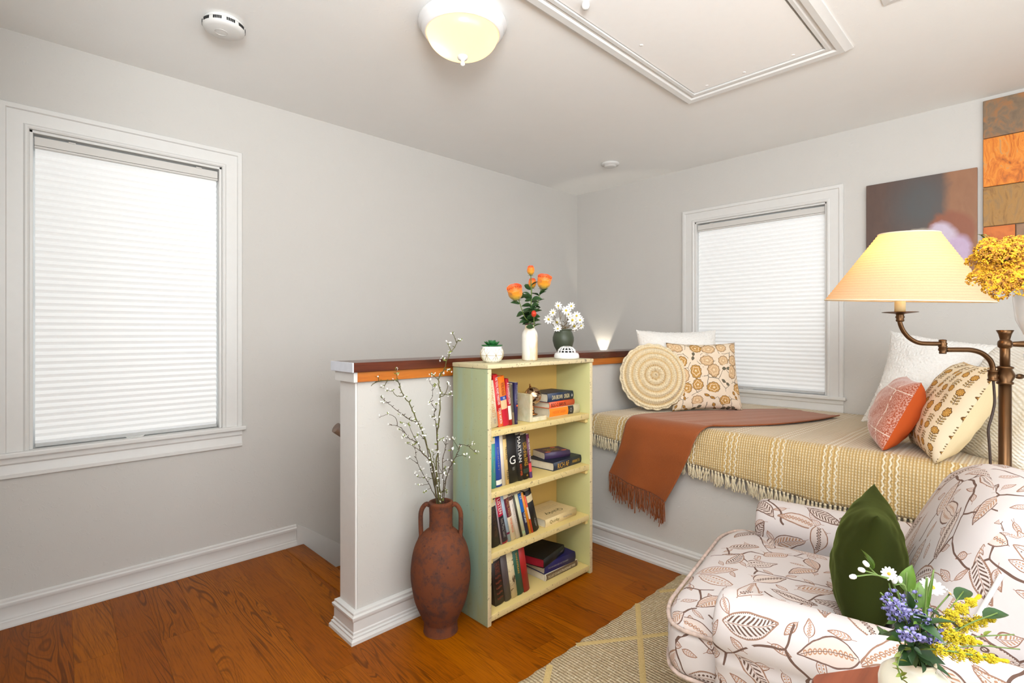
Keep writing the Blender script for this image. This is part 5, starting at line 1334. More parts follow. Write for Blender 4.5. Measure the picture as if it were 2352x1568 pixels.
# arms
def arm(x_out, sgn, y0, y1, name='arm'):
    """x_out outer face, sgn=+1 when the seat lies towards +x"""
    sec = [(0, .05), (0, .15), (0, .28), (-.002, .385), (-.010, .402)]
    cx_, cz, r = .058, .470, .080
    for k in range(15):
        a = math.radians(222-k*(222+38)/14); sec.append((cx_+r*math.cos(a)*1.02, cz+r*math.sin(a)))
    sec += [(.124, .385), (.126, .28), (.126, .15), (.126, .05)]
    ys = [y1, y1-.004, y1-.012, y1-.028] + [y1-.05-(y1-.05-y0)*i/10 for i in range(11)]; shr = [.020, .011, .004, .0] + [0]*11
    b = bmesh.new(); uvl = b.loops.layers.uv.verify(); rows_ = []; cxm, czm = .062, .40
    acc = [0]
    for p, q in zip(sec, sec[1:]): acc.append(acc[-1]+math.hypot(q[0]-p[0], q[1]-p[1]))
    for y, s_ in zip(ys, shr):
        row_ = []
        for x, z in sec:
            d = Vector((x-cxm, 0, (z-czm) if z > .4 else 0)); l = d.length; d = d*(1-s_/max(l, .02)) if l > 1e-6 else d
            zz = (czm+d.z) if z > .4 else z
            drop = -.020*sstep(y1-.12, y0, y)*(z > .4)*0
            row_.append(b.verts.new((x_out+sgn*(cxm+d.x), y, zz+drop)))
        rows_.append(row_)
    for i in range(len(rows_)-1):
        for j in range(len(sec)-1):
            q = [(i, j), (i, j+1), (i+1, j+1), (i+1, j)]
            f = b.faces.new([rows_[a_][c_] for a_, c_ in q]); f.smooth = True
            for l, (a_, c_) in zip(f.loops, q): l[uvl].uv = (ys[a_]+x_out*3, acc[c_]+x_out)
    for row_, s_ in ((rows_[0], 1), (rows_[-1], -1)):
        f = b.faces.new(row_ if s_ > 0 else row_[::-1])
        for l in f.loops: l[uvl].uv = (l.vert.co.x+1.3, l.vert.co.z)
    bmesh.ops.recalc_face_normals(b, faces=b.faces[:])
    o = part(name, b); return o
arm(-.445, 1, -.34, .285); arm(.475, -1, -.30, .335)
# back, reclined
def bdef(p):
    # p in local box: x width, y thickness, z height (centre 0)
    hz = .265; k = (p.z+hz)/(2*hz); x = p.x*(1-.12*max(0, k-.5)/.5*(abs(p.x)/.34))
    crown = .080*(1-(p.x/.34)**2)*max(0, k)**2-.02*max(0, k)**2
    bul = .030*(1-(p.x/.34)**2)*math.sin(PI*k) if p.y > 0 else -.01*math.sin(PI*k)
    roll = -.03*max(0, k-.75)/.25
    y = p.y+bul+roll*0; z = p.z+crown
    a = math.radians(23); yy = y*math.cos(a)-(z+hz)*math.sin(a); zz = y*math.sin(a)+(z+hz)*math.cos(a)
    return Vector((x+.02, yy-.128, zz+.285))
part('backrest', rbox((.335, .110, .265), .095, deform=bdef, off=.55))
for sx in (-1,):
    bm = BM(); add_tube(bm, [bdef(Vector((sx*.331, .045, -.22+.38*k/14)))+Vector((sx*.002, .0, 0)) for k in range(15)], .0045, 8); obj('piping', bm, plain('white_welt', rgb(232, 230, 226), .8), ch)
# green velvet pillow
def m_velvet():
    t = NT('olive_velvet'); co = t.co(); x, y, z = t.sep(co); n = t.noise(t.cmb(x, y, z*.6), 6, 3); n2 = t.noise(co, 60, 2)
    t.done(t.mix(n, rgb(32, 38, 6), rgb(50, 56, 12)), .85, 0, n2, .15, .002, spec=.15, sheen=.3)
    t.b.inputs['Sheen Tint'].default_value = (.35, .45, .08, 1); t.b.inputs['Sheen Roughness'].default_value = .35; return t.mat
vl = cushion('velvet_pillow', 'dark olive green velvet pillow standing on the armchair seat', .315, .34, .165, (-2.012, -2.582, .580), 102, 6, [m_velvet()], pinch=.10, n=60, ex=2.0, seed=21, wr=.0035)
bm = BM()
pe = []
for k in range(25): 
    Z = -1+2*k/24; pe.append(Vector((-.1575*(1-.10*(1-Z*Z))-.0, 0, .175*Z*.96)))
add_tube(bm, pe, .0022, 6); obj('side_seam', bm, plain('olive_seam', rgb(36, 44, 8), .9), vl)

# ------------------------------------------------------------------ swing-arm floor lamp
t0_ = 1.62; LP = Vector((at(2308, 762, t0_).x, at(2308, 762, t0_).y, 0))
def m_brass(name='antique_brass', a=rgb(78, 56, 38), b=rgb(108, 76, 46)):
    t = NT(name); co = t.co(); n = t.noise(co, 14, 3); return t.done(t.mix(n, a, b), .32, .85)
M_BR = m_brass()
la = thing('floor_lamp', 'antique brass swing arm floor lamp with a glowing cone shade beside the daybed', 'lamp', LP)
LX = (at(2000, 762, t0_)-at(2300, 762, t0_)).normalized()      # towards the shade
def lp(px, py): d = at(px, py, t0_); return LX*((d-LP).dot(LX)) + Vector((0, 0, d.z))
zc = lp(2308, 862).z
bm = BM(); add_lathe(bm, [(0, 0), (.10, 0), (.102, .008), (.09, .016), (.03, .026), (.017, .04), (0, .04)], 40); obj('lamp_base', bm, M_BR, la)
bm = BM(); add_tube(bm, [(0, 0, .03), (0, 0, .5), (0, 0, zc)], .0158, 20); obj('pole', bm, M_BR, la)
bm = BM(); add_tube(bm, [(0, 0, zc), (0, 0, lp(2314, 772).z)], .0125, 18)
zt_ = lp(2314, 758).z; zb_ = lp(2314, 790).z
add_lathe(bm, [(.0115, zt_-.055), (.012, zt_-.03), (.016, zt_-.012), (.0215, zt_), (.019, zt_+.0005), (.0, zt_-.004)], 28, cap=False); obj('upper_pole', bm, M_BR, la)
bm = BM(); add_lathe(bm, [(.013, zc-.030), (.021, zc-.026), (.021, zc-.021), (.017, zc-.018), (.026, zc), (.017, zc+.020), (.021, zc+.023), (.021, zc+.027), (.013, zc+.030)], 28, cap=False)
add_tube(bm, [-LX*.02, -LX*.034], .004, 8) if 0 else None
add_tube(bm, [Vector((0, 0, zc))-LX*.02, Vector((0, 0, zc-.002))-LX*.036], .0045, 10)
Mk = Matrix.Translation(Vector((0, 0, zc-.003))-LX*.046) @ mat3(LX, (0, 0, 1), LX.cross(Vector((0, 0, 1)))) @ Matrix.Scale(.6, 4, (0, 1, 0))
add_lathe(bm, [(0, -.004), (.013, -.003), (.014, 0), (.013, .003), (0, .004)], 20, Mk); obj('collar', bm, M_BR, la)
bm = BM(); add_lathe(bm, [(.012, zb_-.014), (.0175, zb_-.008), (.0185, zb_), (.0175, zb_+.008), (.012, zb_+.014)], 24, cap=False)
add_tube(bm, [Vector((0, 0, zb_))-LX*k for k in (.015, .06, .12, .15)], [.007, .010, .0145, .0145], 18); obj('grip', bm, M_BR, la)
sk = lp(2280, 862)
bm = BM(); add_tube(bm, [Vector((0, 0, zc-.002)), sk], .0052, 10); add_lathe(bm, [(0, -.018), (.013, -.017), (.014, -.012), (.0115, -.010), (.0125, 0), (.0115, .010), (.014, .013), (.013, .017), (0, .018)], 20, Matrix.Translation(sk))
obj('arm_socket', bm, M_BR, la)
bm = BM(); a_ = [lp(*p) for p in ((2280, 855), (2279, 840), (2272, 825), (2255, 811), (2232, 804), (2205, 803), (2172, 803))]
add_tube(bm, cr(a_, 40), .0076, 14); obj('lower_arm', bm, M_BR, la)
jt = lp(2165, 796)
bm = BM(); add_lathe(bm, [(0, -.022), (.009, -.022), (.010, -.018), (.0085, -.016), (.012, -.010), (.010, -.002), (.0125, .001), (.010, .004), (.012, .010), (.009, .015), (.011, .018), (.009, .022), (0, .023)], 24, Matrix.Translation(jt)); obj('joint', bm, M_BR, la)
bm = BM(); a_ = [lp(*p) for p in ((2160, 789), (2135, 789), (2110, 787), (2090, 777), (2076, 762), (2068, 745), (2066, 733))]
add_tube(bm, cr(a_, 40), .0066, 14); obj('upper_arm', bm, M_BR, la)
bc_ = lp(2067, 720)
bm = BM(); add_lathe(bm, [(0, -.026), (.010, -.025), (.0115, -.020), (.0095, -.017), (.0125, -.011), (.010, -.005), (.012, -.001), (.03, .0012), (.046, .0035), (.048, .0042), (.046, .0052), (.03, .0030), (0, .002)], 36, Matrix.Translation(bc_)); obj('drip_pan', bm, M_BR, la)
t = NT('candle_sleeve'); t.done(rgb(250, 236, 190), .5); t.put(t.b.inputs['Subsurface Weight'], .3); t.b.inputs['Subsurface Radius'].default_value = (.02, .015, .008)
bm = BM(); add_lathe(bm, [(0, .003), (.0145, .003), (.0145, .062), (.012, .064), (0, .064)], 24, Matrix.Translation(bc_)); obj('candle_sleeve', bm, t.mat, la)
sb = lp(2077, 691); stp = lp(2073, 539); hsh = stp.z-sb.z
def m_shade():
    t = NT('lit_cream_shade'); n = t.n; x, y, z = t.sep(t.co('Generated')); ns = t.noise(t.co(), 260, 2)
    tr = n.new('ShaderNodeBsdfTranslucent'); t.put(tr.inputs[0], t.mix(ns, rgb(232, 178, 112), rgb(246, 200, 134))); df = n.new('ShaderNodeBsdfDiffuse'); t.put(df.inputs[0], rgb(232, 214, 186))
    mx = n.new('ShaderNodeMixShader'); mx.inputs[0].default_value = .38
    t.t.links.new(tr.outputs[0], mx.inputs[1]); t.t.links.new(df.outputs[0], mx.inputs[2]); t.t.links.new(mx.outputs[0], t.out.inputs[0]); return t.mat
bm = BM(); Nz = 104
def shf(u, v):
    a = 2*PI*v; r = .2135+(.078-.2135)*u + .0010*math.cos(u*2*PI*26); tl = .012*math.cos(a)*(1-u)*0
    return Vector((r*math.cos(a), r*math.sin(a), hsh*u))
add_grid(bm, shf, Nz, 72, cv=True)
so = obj('lamp_shade', bm, m_shade(), la, smooth=True); so.location = sb + Vector((0, 0, .0)); so.rotation_euler = (Matrix.Rotation(math.radians(-3.4), 4, LX) @ Matrix.Rotation(math.radians(1.0), 4, vdir)).to_euler()
for rr, u in ((.2135, 0), (.078, 1)):
    bm = BM(); add_tube(bm, [(rr*math.cos(2*PI*k/64), rr*math.sin(2*PI*k/64), hsh*u) for k in range(64)], .0022, 6, closed=True); o = obj('shade_rim', bm, plain('cream_binding', rgb(226, 206, 174), .8), so)
bm = BM(); add_tube(bm, [(0, 0, .064), (0, 0, .075)], .010, 12); add_lathe(bm, [(0, .07), (.012, .075), (.028, .11), (.030, .125), (.02, .148), (0, .155)], 20); bm.transform(Matrix.Translation(bc_)); obj('light_bulb', bm, emis('bulb_glow', rgb(255, 214, 150), 3.), la)
bulbp = LP+bc_+Vector((0, 0, .175))
point('floor_lamp_bulb', bulbp, .85, (1, .58, .24), .025)
bm = BM(); cp = [lp(*p) for p in ((2281, 870), (2283, 895), (2284, 925), (2278, 955), (2270, 985), (2272, 1020), (2274, 1055), (2276, 1100))]
cp = [p + Vector((0, 0, 0)) for p in cp] + [Vector((cp[-1].x*.8, cp[-1].y*.8, .5)), Vector((cp[-1].x, cp[-1].y, .2)), Vector((.03, .06, .012))]
add_tube(bm, cr(cp, 60), .0036, 8); obj('cord', bm, plain('brown_cord', rgb(58, 42, 34), .6), la)

# ------------------------------------------------------------------ painting and slate tiles on the right wall
pt = thing('painting', 'unframed canvas in browns with lavender and cream patches behind the lamp shade', 'painting', (-.002, -2.42, 1.717))
def m_paintg():
    t = NT('abstract_brown_lavender_paint'); x, y, z = t.sep(t.co())     # y: left +, z up
    co = t.cmb(x*0., y, z); n = t.noise(co, 5, 5, .6, 1.); st = t.noise(t.cmb(0., y*1., z*.4), 26, 4, .6, .5)
    yy = y+(n-.5)*.08; zz = z+(n-.5)*.08
    def blob(cy, cz, ry, rz, soft=.25):
        a = (yy-cy)/ry; b = (zz-cz)/rz; return t.mr((a*a+b*b).sqrt(), 1.+soft, 1.-soft, 0., 1.)
    c = t.mix(st, rgb(72, 54, 48), rgb(104, 80, 68)); c = t.mix(blob(-.01, .17, .12, .16, .6)*.8, c, rgb(78, 84, 86))
    c = t.mix(t.mr(yy, -.10, -.14), c, t.mix(st, rgb(132, 88, 58), rgb(168, 118, 82)))
    c = t.mix(blob(-.14, -.02, .10, .13, .12), c, rgb(144, 84, 56)); c = t.mix(blob(-.15, -.11, .075, .10, .18), c, rgb(196, 172, 202)); c = t.mix(blob(-.10, .0, .05, .05, .3), c, rgb(206, 192, 212))
    c = t.mix(blob(.0, -.02, .075, .05), c, rgb(226, 214, 196)); c = t.mix(blob(-.01, -.09, .06, .05), c, rgb(196, 156, 84)); c = t.mix(t.mr(zz, -.22, -.26), c, rgb(96, 52, 56)); c = t.mix(st*.25, c, rgb(60, 40, 34))
    return t.done(c, .5, 0, st, .2, .001)
bm = BM(); add_box(bm, (-.024, -.243, -.323), (0, .243, .323), .002, 2); obj('canvas', bm, m_paintg(), pt)
tl = thing('slate_panel', 'column of rust and grey slate tiles at the right end of the wall', 'tile panel', (-.001, -2.685, 0))
bm = BM(); add_box(bm, (-.008, -.62, 1.50), (0, -.002, 2.375), 0, 1); obj('backing_board', bm, plain('grout_grey', rgb(120, 112, 100), .9), tl)
def m_slate(i, cols, sc, stretch):
    t = NT('slate_%d' % i); co = t.co(); x, y, z = t.sep(co); w_ = t.noise(co, 5, 3, .5, 0, True)
    n = t.noise(t.vm('ADD', t.cmb(x, y*stretch[0], z*stretch[1]), t.vm('SCALE', w_, sc=.16)), sc, 6, .65, 1.5)
    return t.done(t.ramp(n, cols), .55, 0, n, .6, .004)
SL = [m_slate(1, [(.3, rgb(96, 82, 66)), (.5, rgb(126, 104, 80)), (.62, rgb(160, 108, 62)), (.75, rgb(110, 96, 78))], 8, (1, 1)), m_slate(2, [(.28, rgb(110, 62, 20)), (.45, rgb(206, 110, 14)), (.58, rgb(226, 140, 40)), (.7, rgb(160, 136, 100))], 11, (2.4, .8)), m_slate(3, [(.3, rgb(130, 92, 44)), (.5, rgb(166, 122, 60)), (.7, rgb(140, 110, 70))], 13, (2, .6)), m_slate(4, [(.3, rgb(176, 84, 24)), (.6, rgb(206, 112, 40))], 10, (1, 1)), m_slate(5, [(.3, rgb(120, 86, 60)), (.6, rgb(146, 112, 84))], 10, (1, 1))]
rows_ = [(2.377, 2.182, [.30, .30], [0, 2]), (2.179, 1.931, [.30, .30], [1, 4]), (1.928, 1.727, [.30, .30], [2, 1]), (1.724, 1.50, [.122, .30, .176], [3, 4, 0])]
for z1, z0, ws, ms in rows_:
    y = 0
    for w_, m in zip(ws, ms):
        bm = BM(); th2 = RF.uniform(.014, .02); add_box(bm, (-th2, y-w_+.003, z0), (-.008, y, z1), .0025, 2); obj('slate_tile', bm, SL[m], tl); y -= w_

# ------------------------------------------------------------------ yarrow in the white vase on a plant stand
K = .6; vc = Vector((-2.452, -2.930, 1.150))
ps = thing('plant_stand', 'slim white plant stand just outside the right edge carrying the yarrow vase', 'stand', (vc.x, vc.y, 0))
bm = BM(); add_lathe(bm, [(0, 0), (.085, 0), (.085, .012), (.02, .03), (.014, .05), (.014, 1.12), (.02, 1.13), (.046, 1.138), (.047, 1.1485), (0, 1.1495)], 32); obj('stand_body', bm, M_TRIM, ps)
M_WC = plain('white_glazed_ceramic', rgb(232, 232, 230), .12, nz=.02)
lathe_thing('white_urn', 'glossy white urn with a beaded rim holding yarrow at the right edge', 'vase', vc, [(r*K, z*K) for r, z in [(0, 0), (.045, 0), (.048, .006), (.040, .014), (.052, .025), (.078, .05), (.094, .09), (.099, .14), (.101, .175), (.104, .186), (.110, .192), (.108, .202), (.100, .204), (.094, .196), (.094, .15), (.07, .06), (0, .04)]], M_WC, 'vase_body')
bm = BM()
for k in range(30): 
    a = 2*PI*k/30; b = bmesh.new(); bmesh.ops.create_uvsphere(b, u_segments=8, v_segments=6, radius=.0085*K); merge(bm, b, Matrix.Translation((.106*K*math.cos(a), .106*K*math.sin(a), .196*K)))
for f in bm.faces: f.smooth = True
obj('beaded_rim', bm, M_WC, [o for o in COL.objects if o.name == 'white_urn'][0], kind='stuff')
t = NT('yarrow_yellow'); r_ = t.noise(t.co(), 140, 2); M_YAR = t.done(t.ramp(r_, [(.35, rgb(120, 72, 4)), (.5, rgb(184, 128, 6)), (.65, rgb(214, 162, 12))]), .75, 0, r_, .5, .003)
M_YG = plain('dusty_green', rgb(66, 84, 44), .7, nz=.2)
RY = random.Random(4)
yh = [((2272, 570), 1.33, .046), ((2310, 580), 1.30, .056), ((2288, 625), 1.31, .060), ((2258, 590), 1.36, .040), ((2325, 640), 1.27, .048), ((2285, 650), 1.29, .042), ((2348, 575), 1.37, .050), ((2350, 615), 1.27, .046), ((2262, 622), 1.33, .040), ((2335, 556), 1.42, .042)]
pos_ = ['upper left', 'upper middle', 'central', 'far left', 'lower right', 'lowest', 'upper right edge', 'right edge', 'lower left', 'back upper']
bs_ = bmesh.new(); bmesh.ops.create_icosphere(bs_, subdivisions=1, radius=1); SPH = [(v.co.copy()) for v in bs_.verts]; SPF = [[v.index for v in f.verts] for f in bs_.faces]; bs_.free()
for i, ((px, py), t_, r0) in enumerate(yh):
    px += 10; t_ *= K; r0 *= K*.92; T = at(px, py, t_); b0 = vc+Vector((RY.uniform(-.018, .018), RY.uniform(-.018, .018), .045))
    yr = thing('yarrow_stem', 'golden yarrow flower head, %s of the bunch in the white urn' % pos_[i], 'flower', b0, group='yarrow in the white urn')
    D = T-b0; ax = (D.normalized()+Vector((0, 0, .35))-vdir*.75).normalized(); Q = qz(ax)
    bm = BM(); nk = vc+Vector((0, 0, .125))+(Vector((D.x, D.y, 0)).normalized()*.036)-b0; add_tube(bm, cr([(0, 0, 0), nk, D-ax*.018, D-ax*.007], 14), .0018, 6)
    for k in range(7):
        a = 2*PI*k/7; e = D + Q.to_3x3() @ Vector((r0*.6*math.cos(a), r0*.6*math.sin(a), .0)); add_tube(bm, [D-ax*.017, e], .0012, 4)
    obj('stem', bm, M_YG, yr)
    vs, fs = [], []
    for k in range(1000):
        u = math.sqrt(RY.random()); a = RY.random()*2*PI; lum = 1+.16*math.sin(a*3+i)+.12*math.sin(a*5+2*i)
        x, y = r0*u*math.cos(a)*lum, r0*u*math.sin(a)*lum; z = K*(.016*(1-u*u)+.006*noise.noise(Vector((x*100, y*100, i))))-(.007*RY.random() if u > .8 else 0)
        s = RY.uniform(.0009, .0016); c = D+Q.to_3x3() @ Vector((x, y, z)); o_ = len(vs)
        vs += [c+v*s for v in SPH]; fs += [[o_+q for q in f] for f in SPF]
    me = bpy.data.meshes.new('florets'); me.from_pydata(vs, [], fs); link('florets', me, M_YAR, yr, kind='stuff')
    for k in range(4):
        d = Vector((RY.uniform(-1, 1), RY.uniform(-1, 1), RY.uniform(0, .8))); inst('leaf', lfm[1], Matrix.Translation(nk.lerp(D, RY.uniform(.1, .8))) @ aim(d) @ Matrix.Scale(.7, 4), yr, M_LEAF)
e0 = at(2254, 540, .84); eb = vc+Vector((-.012, .018, .06))
eu = thing('eucalyptus_sprig', 'small grey green leaf sprig peeking out above the yarrow', 'sprig', eb)
bm = BM(); pth = cr([(0, 0, 0), Vector((0, .036, .075)), e0-eb], 10); add_tube(bm, pth, .001, 5); obj('stem', bm, M_YG, eu)
for k in range(9): inst('leaf', lfs, Matrix.Translation(pth[-1-k//3]+Vector((RY.uniform(-.006, .006),)*3)) @ aim((RY.uniform(-1, 1), RY.uniform(-1, 1), RY.uniform(-.5, 1))) @ Matrix.Scale(.8, 4), eu, plain('grey_green_leaf', rgb(92, 116, 96), .6))

# ------------------------------------------------------------------ side table, jug and bouquet
A_ = Vector((-2.683, -2.648, 0)); e1 = Vector((.834, -.552, 0)); e2 = Vector((-.552, -.834, 0)); TZ = .62; TS = .35; TK = .64; A_ -= e1*.032+e2*.006
tb_ = thing('side_table', 'small reddish brown side table with scalloped corners in the foreground', 'table', A_+e1*TS*TK/2+e2*TS/2)
M_TAB = m_wood('red_brown_oak', rgb(112, 54, 34), rgb(134, 68, 44), rgb(150, 80, 54), 0, .38)
def scal(hx, r, n=7):
    pts = []
    for sx, sy, a0 in ((1, 1, PI), (-1, 1, 1.5*PI), (-1, -1, 0), (1, -1, PI/2)):
        # concave scallop with small ears
        cs = [(hx, hx-r*1.25), (hx-.004, hx-r*1.1)]
        arc = [(hx-r*.15-r*.95*math.cos(PI/2*k/n)*.55, hx-r*.15-r*.95*math.sin(PI/2*k/n)*.55) for k in range(n+1)]
        seq = [(hx, hx-r*1.2), (hx-r*.12, hx-r*.85)] + [(hx-r*.18-r*.42*math.sin(PI*k/n)*.7-0*k, 0) for k in range(0)] + [(hx-r*.3, hx-r*.55), (hx-r*.42, hx-r*.42), (hx-r*.55, hx-r*.3), (hx-r*.85, hx-r*.12), (hx-r*1.2, hx)]
        if sx*sy < 0: seq = seq[::-1]
        pts += [(sx*x, sy*y) for x, y in seq]
    return pts
bm = BM(); pts = [(x*TK, y) for x, y in scal(TS/2, .040)]
layers_ = [(.94, TZ-.024), (.985, TZ-.020), (1., TZ-.012), (.995, TZ-.004), (.98, TZ)]; rg_ = []
Mt = mat3(e1, e2, (0, 0, -1)); cz_ = Vector((0, 0, 0))
for s_, z in layers_: rg_.append([bm.verts.new(e1*x*s_+e2*y*s_+Vector((0, 0, z))) for x, y in pts])
bm.faces.new(rg_[0]); bm.faces.new(rg_[-1])
for a, b in zip(rg_, rg_[1:]):
    for k in range(len(pts)): bm.faces.new([a[k-1], a[k], b[k], b[k-1]])
bmesh.ops.recalc_face_normals(bm, faces=bm.faces[:]); auto_smooth(obj('table_top', bm, M_TAB, tb_), 30)
for sx in (-1, 1):
    for sy in (-1, 1):
        bm = BM(); p = e1*sx*.065+e2*sy*.11; add_lathe(bm, [(0, 0.0), (.010, 0), (.013, .1), (.018, .3), (.012, .45), (.018, .50), (.018, TZ-.02), (0, TZ-.02)], 16, Matrix.Translation(p+Vector((0, 0, .013)) if True else p)); obj('leg', bm, M_TAB, tb_)
# lift off: rug is under the legs
jc = at(2105, 762, .75); jc.z = TZ+.0006
jg = thing('cream_jug', 'small cream stoneware jug on the side table holding the mixed bouquet', 'jug', jc)
JH = 1.184-(1512-762)/1190*.75-TZ
prj = [(0, 0), (.036, 0), (.042, .006), (.046, .03), (.046, JH-.040), (.043, JH-.028), (.034, JH-.019), (.0245, JH-.014), (.0225, JH-.008), (.0235, JH-.003), (.0225, JH), (.0195, JH), (.0185, JH-.006), (.02, JH-.02), (.04, JH-.04), (.04, .01), (0, .008)]
def m_stone():
    t = NT('cream_stoneware_glaze'); co = t.co(); n = t.noise(co, 12, 3); x, y, z = t.sep(co); c = t.mix(n, rgb(222, 214, 190), rgb(236, 230, 212)); c = t.mix(t.mr(z, JH-.008, JH-.001)*.5, c, rgb(190, 166, 122)); return t.done(c, .15)
bm = BM(); add_lathe(bm, prj, 48, cap=False); obj('jug_body', bm, m_stone(), jg)
mouth = Vector((jc.x, jc.y, TZ+JH)); up = Vector((0, 0, 1))
r2 = (at(2200, 1400, .75)-at(2100, 1400, .75)).normalized(); v2 = (at(2105, 1450, .8)-at(2105, 1450, .7)).normalized()
RQ = random.Random(8)
def z7(x, y): return (1900+x/3.843, 1160+y/3.843)
def stem_path(T, bow=.2, n=12):
    b0 = mouth+Vector((RQ.uniform(-.008, .008), RQ.uniform(-.008, .008), -.045)); D = T-b0; nk = Vector((0, 0, .047)) + Vector((D.x, D.y, 0)).normalized()*.010
    return b0, cr([(0, 0, 0), nk, nk.lerp(D, .5)+Vector((0, 0, .02*bow*5)), D], n)
M_LG = plain('bright_green_leaf', rgb(94, 130, 40), .45, nz=.3, scale=50); M_DG = plain('deep_green_leaf', rgb(46, 84, 30), .4, nz=.3, scale=50); M_LIL = plain('lilac_bell', rgb(150, 146, 204), .6, nz=.22, scale=150); M_YEL = plain('plume_yellow', rgb(208, 184, 10), .7, nz=.3, scale=200)
bigl = [leafmesh(.040, .018, .5), leafmesh(.055, .022, .35), leafmesh(.032, .016, .2)]; blade = leafmesh(.10, .008, .3, 8)
def bell(s=1):
    bm = BM(); add_lathe(bm, [(0, -.0034), (.0022, -.0026), (.0030, 0), (.0026, .0026), (.0016, .0036), (.0022, .0044)], 7, cap=False); me = bpy.data.meshes.new('bell'); bm.to_mesh(me); bm.free(); return me
BELL = bell()
# lilac grape hyacinth sprigs
hy = [((545, 690), (600, 960), .72, 'top left'), ((470, 770), (590, 900), .70, 'far left'), ((490, 870), (600, 980), .71, 'left'), ((620, 750), (700, 990), .73, 'upper middle'), ((740, 740), (720, 960), .75, 'upper right'), ((780, 750), (800, 1000), .77, 'tall right'), ((700, 820), (760, 1010), .72, 'centre'), ((880, 900), (840, 1060), .75, 'right'), ((960, 1010), (880, 1060), .73, 'far right'), ((640, 1080), (720, 1180), .68, 'low left'), ((700, 1090), (780, 1180), .67, 'low middle'), ((980, 1080), (930, 1200), .70, 'low right'), ((560, 830), (640, 930), .69, 'front left'), ((860, 1000), (850, 1060), .70, 'front right')]
for (x0_, y0_), (x1_, y1_), t_, w_ in hy:
    T = at(*z7(x0_, y0_), t_); Bp = at(*z7(x1_, y1_), t_); b0 = mouth+Vector((RQ.uniform(-.006, .006), RQ.uniform(-.006, .006), -.045))
    h_ = thing('hyacinth_sprig', 'lilac grape hyacinth sprig, %s of the lilac cluster in the cream jug' % w_, 'flower', b0, group='lilac sprigs in the jug')
    P_ = cr([(0, 0, 0), Vector((0, 0, .047)), (Bp-b0)*.7+Vector((0, 0, .02)), Bp-b0, T-b0], 20); bm = BM(); add_tube(bm, P_, .0010, 5); obj('stem', bm, M_STEM, h_)
    for k in range(20):
        u = .60+.40*k/20; p = P_[min(20, int(u*20))]; a = k*2.4; d = (rgt*math.cos(a)+v2*math.sin(a)+Vector((0, 0, .1))).normalized(); rr = .009*(1.1-(u-.6)/.4*.6)
        inst('bell', BELL, Matrix.Translation(p+d*rr+Vector((0, 0, RQ.uniform(-.003, .003)))) @ qz(d) @ Matrix.Scale(RQ.uniform(.6, .85), 4), h_, M_LIL)
# yellow plumes
plm = [((1345, 800), (1000, 1050), .78, 'upper right yellow plume'), ((1520, 970), (1150, 1080), .80, 'right middle yellow plume'), ((1350, 1210), (980, 1130), .72, 'short middle yellow plume'), ((1590, 1375), (940, 1270), .70, 'long lowest yellow plume')]
for (x0_, y0_), (x1_, y1_), t_, lab in plm:
    T = at(*z7(x0_, y0_), t_); Bp = at(*z7(x1_, y1_), t_-.01); b0 = mouth+Vector((RQ.uniform(-.006, .006), RQ.uniform(-.006, .006), -.045))
    h_ = thing('yellow_plume', lab+' of the bouquet in the cream jug', 'flower', b0)
    ax = T-Bp; L = ax.length; ax.normalize(); bm = BM(); P_ = cr([(0, 0, 0), Vector((0, 0, .047)), Bp-b0, T-b0-ax*.004], 20); add_tube(bm, P_, .0013, 5); obj('stem', bm, M_STEM, h_)
    vs, fs = [], []; s1 = ax.cross(up).normalized(); s2 = ax.cross(s1)
    for k in range(2600):
        u = RQ.random()**.9; rad = .0150*(1-u)**.55*(.55+.45*math.sin(u*26+RQ.random()))*min(1, u*6+.4); a = RQ.random()*2*PI
        c = Bp-b0+ax*L*u+(s1*math.cos(a)+s2*math.sin(a)*.8)*rad*math.sqrt(RQ.random()); s = RQ.uniform(.0007, .0015); o_ = len(vs)
        dr = (ax*1.6+s1*math.cos(a)+s2*math.sin(a)).normalized(); q = dr.cross(ax).normalized()*s; l = dr*s*2.4; q2 = dr.cross(q)
        vs += [c-q, c+q, c+q2, c+l]; fs += [[o_, o_+1, o_+3], [o_+1, o_+2, o_+3], [o_+2, o_, o_+3], [o_, o_+2, o_+1]]
    me = bpy.data.meshes.new('florets'); me.from_pydata(vs, [], fs); link('florets', me, M_YEL, h_, kind='stuff')
# white buds sprig, daisies
bd = bmesh.new(); add_lathe(bd, [(0, -.003), (.0028, 0), (.0034, .003), (.0026, .0075), (0, .0095)], 10, cap=False); BUD2 = bpy.data.meshes.new('bud'); bd.to_mesh(BUD2); bd.free()
for i, (x, y, lab) in enumerate(((245, 628, 'leftmost white bud on its long stalk in the bouquet'), (320, 575, 'second white bud, right of the leftmost one'), (357, 532, 'highest white bud in the bouquet'), (590, 680, 'white bud below the small white blossom'), (640, 675, 'white bud right of the small white blossom'))):
    T = at(*z7(x, y), .70+.004*i); b0, P_ = stem_path(T, .15); h_ = thing('bud_stem', lab, 'flower', b0); bm = BM(); P_ = cr([P_[0], P_[4], at(*z7(700, 760), .72)-b0, at(*z7(450, 620 if i < 3 else 690), .71)-b0 if i < 3 else P_[-1]*.97+P_[4]*.03, P_[-1]], 16); add_tube(bm, P_, .0011, 5); obj('stem', bm, M_STEM, h_)
    inst('bud', BUD2, Matrix.Translation(P_[-1]) @ qz(P_[-1]-P_[-2]) @ Matrix.Scale(1.0, 4), h_, M_BLOS)
    if i == 2:
        for q in (0, 1): inst('leaf', bigl[0], Matrix.Translation(P_[-3]) @ aim(Vector((0, 0, 1))-r2*.25+v2*.1*q) @ Matrix.Scale(.8-.3*q, 4), h_, M_LG)
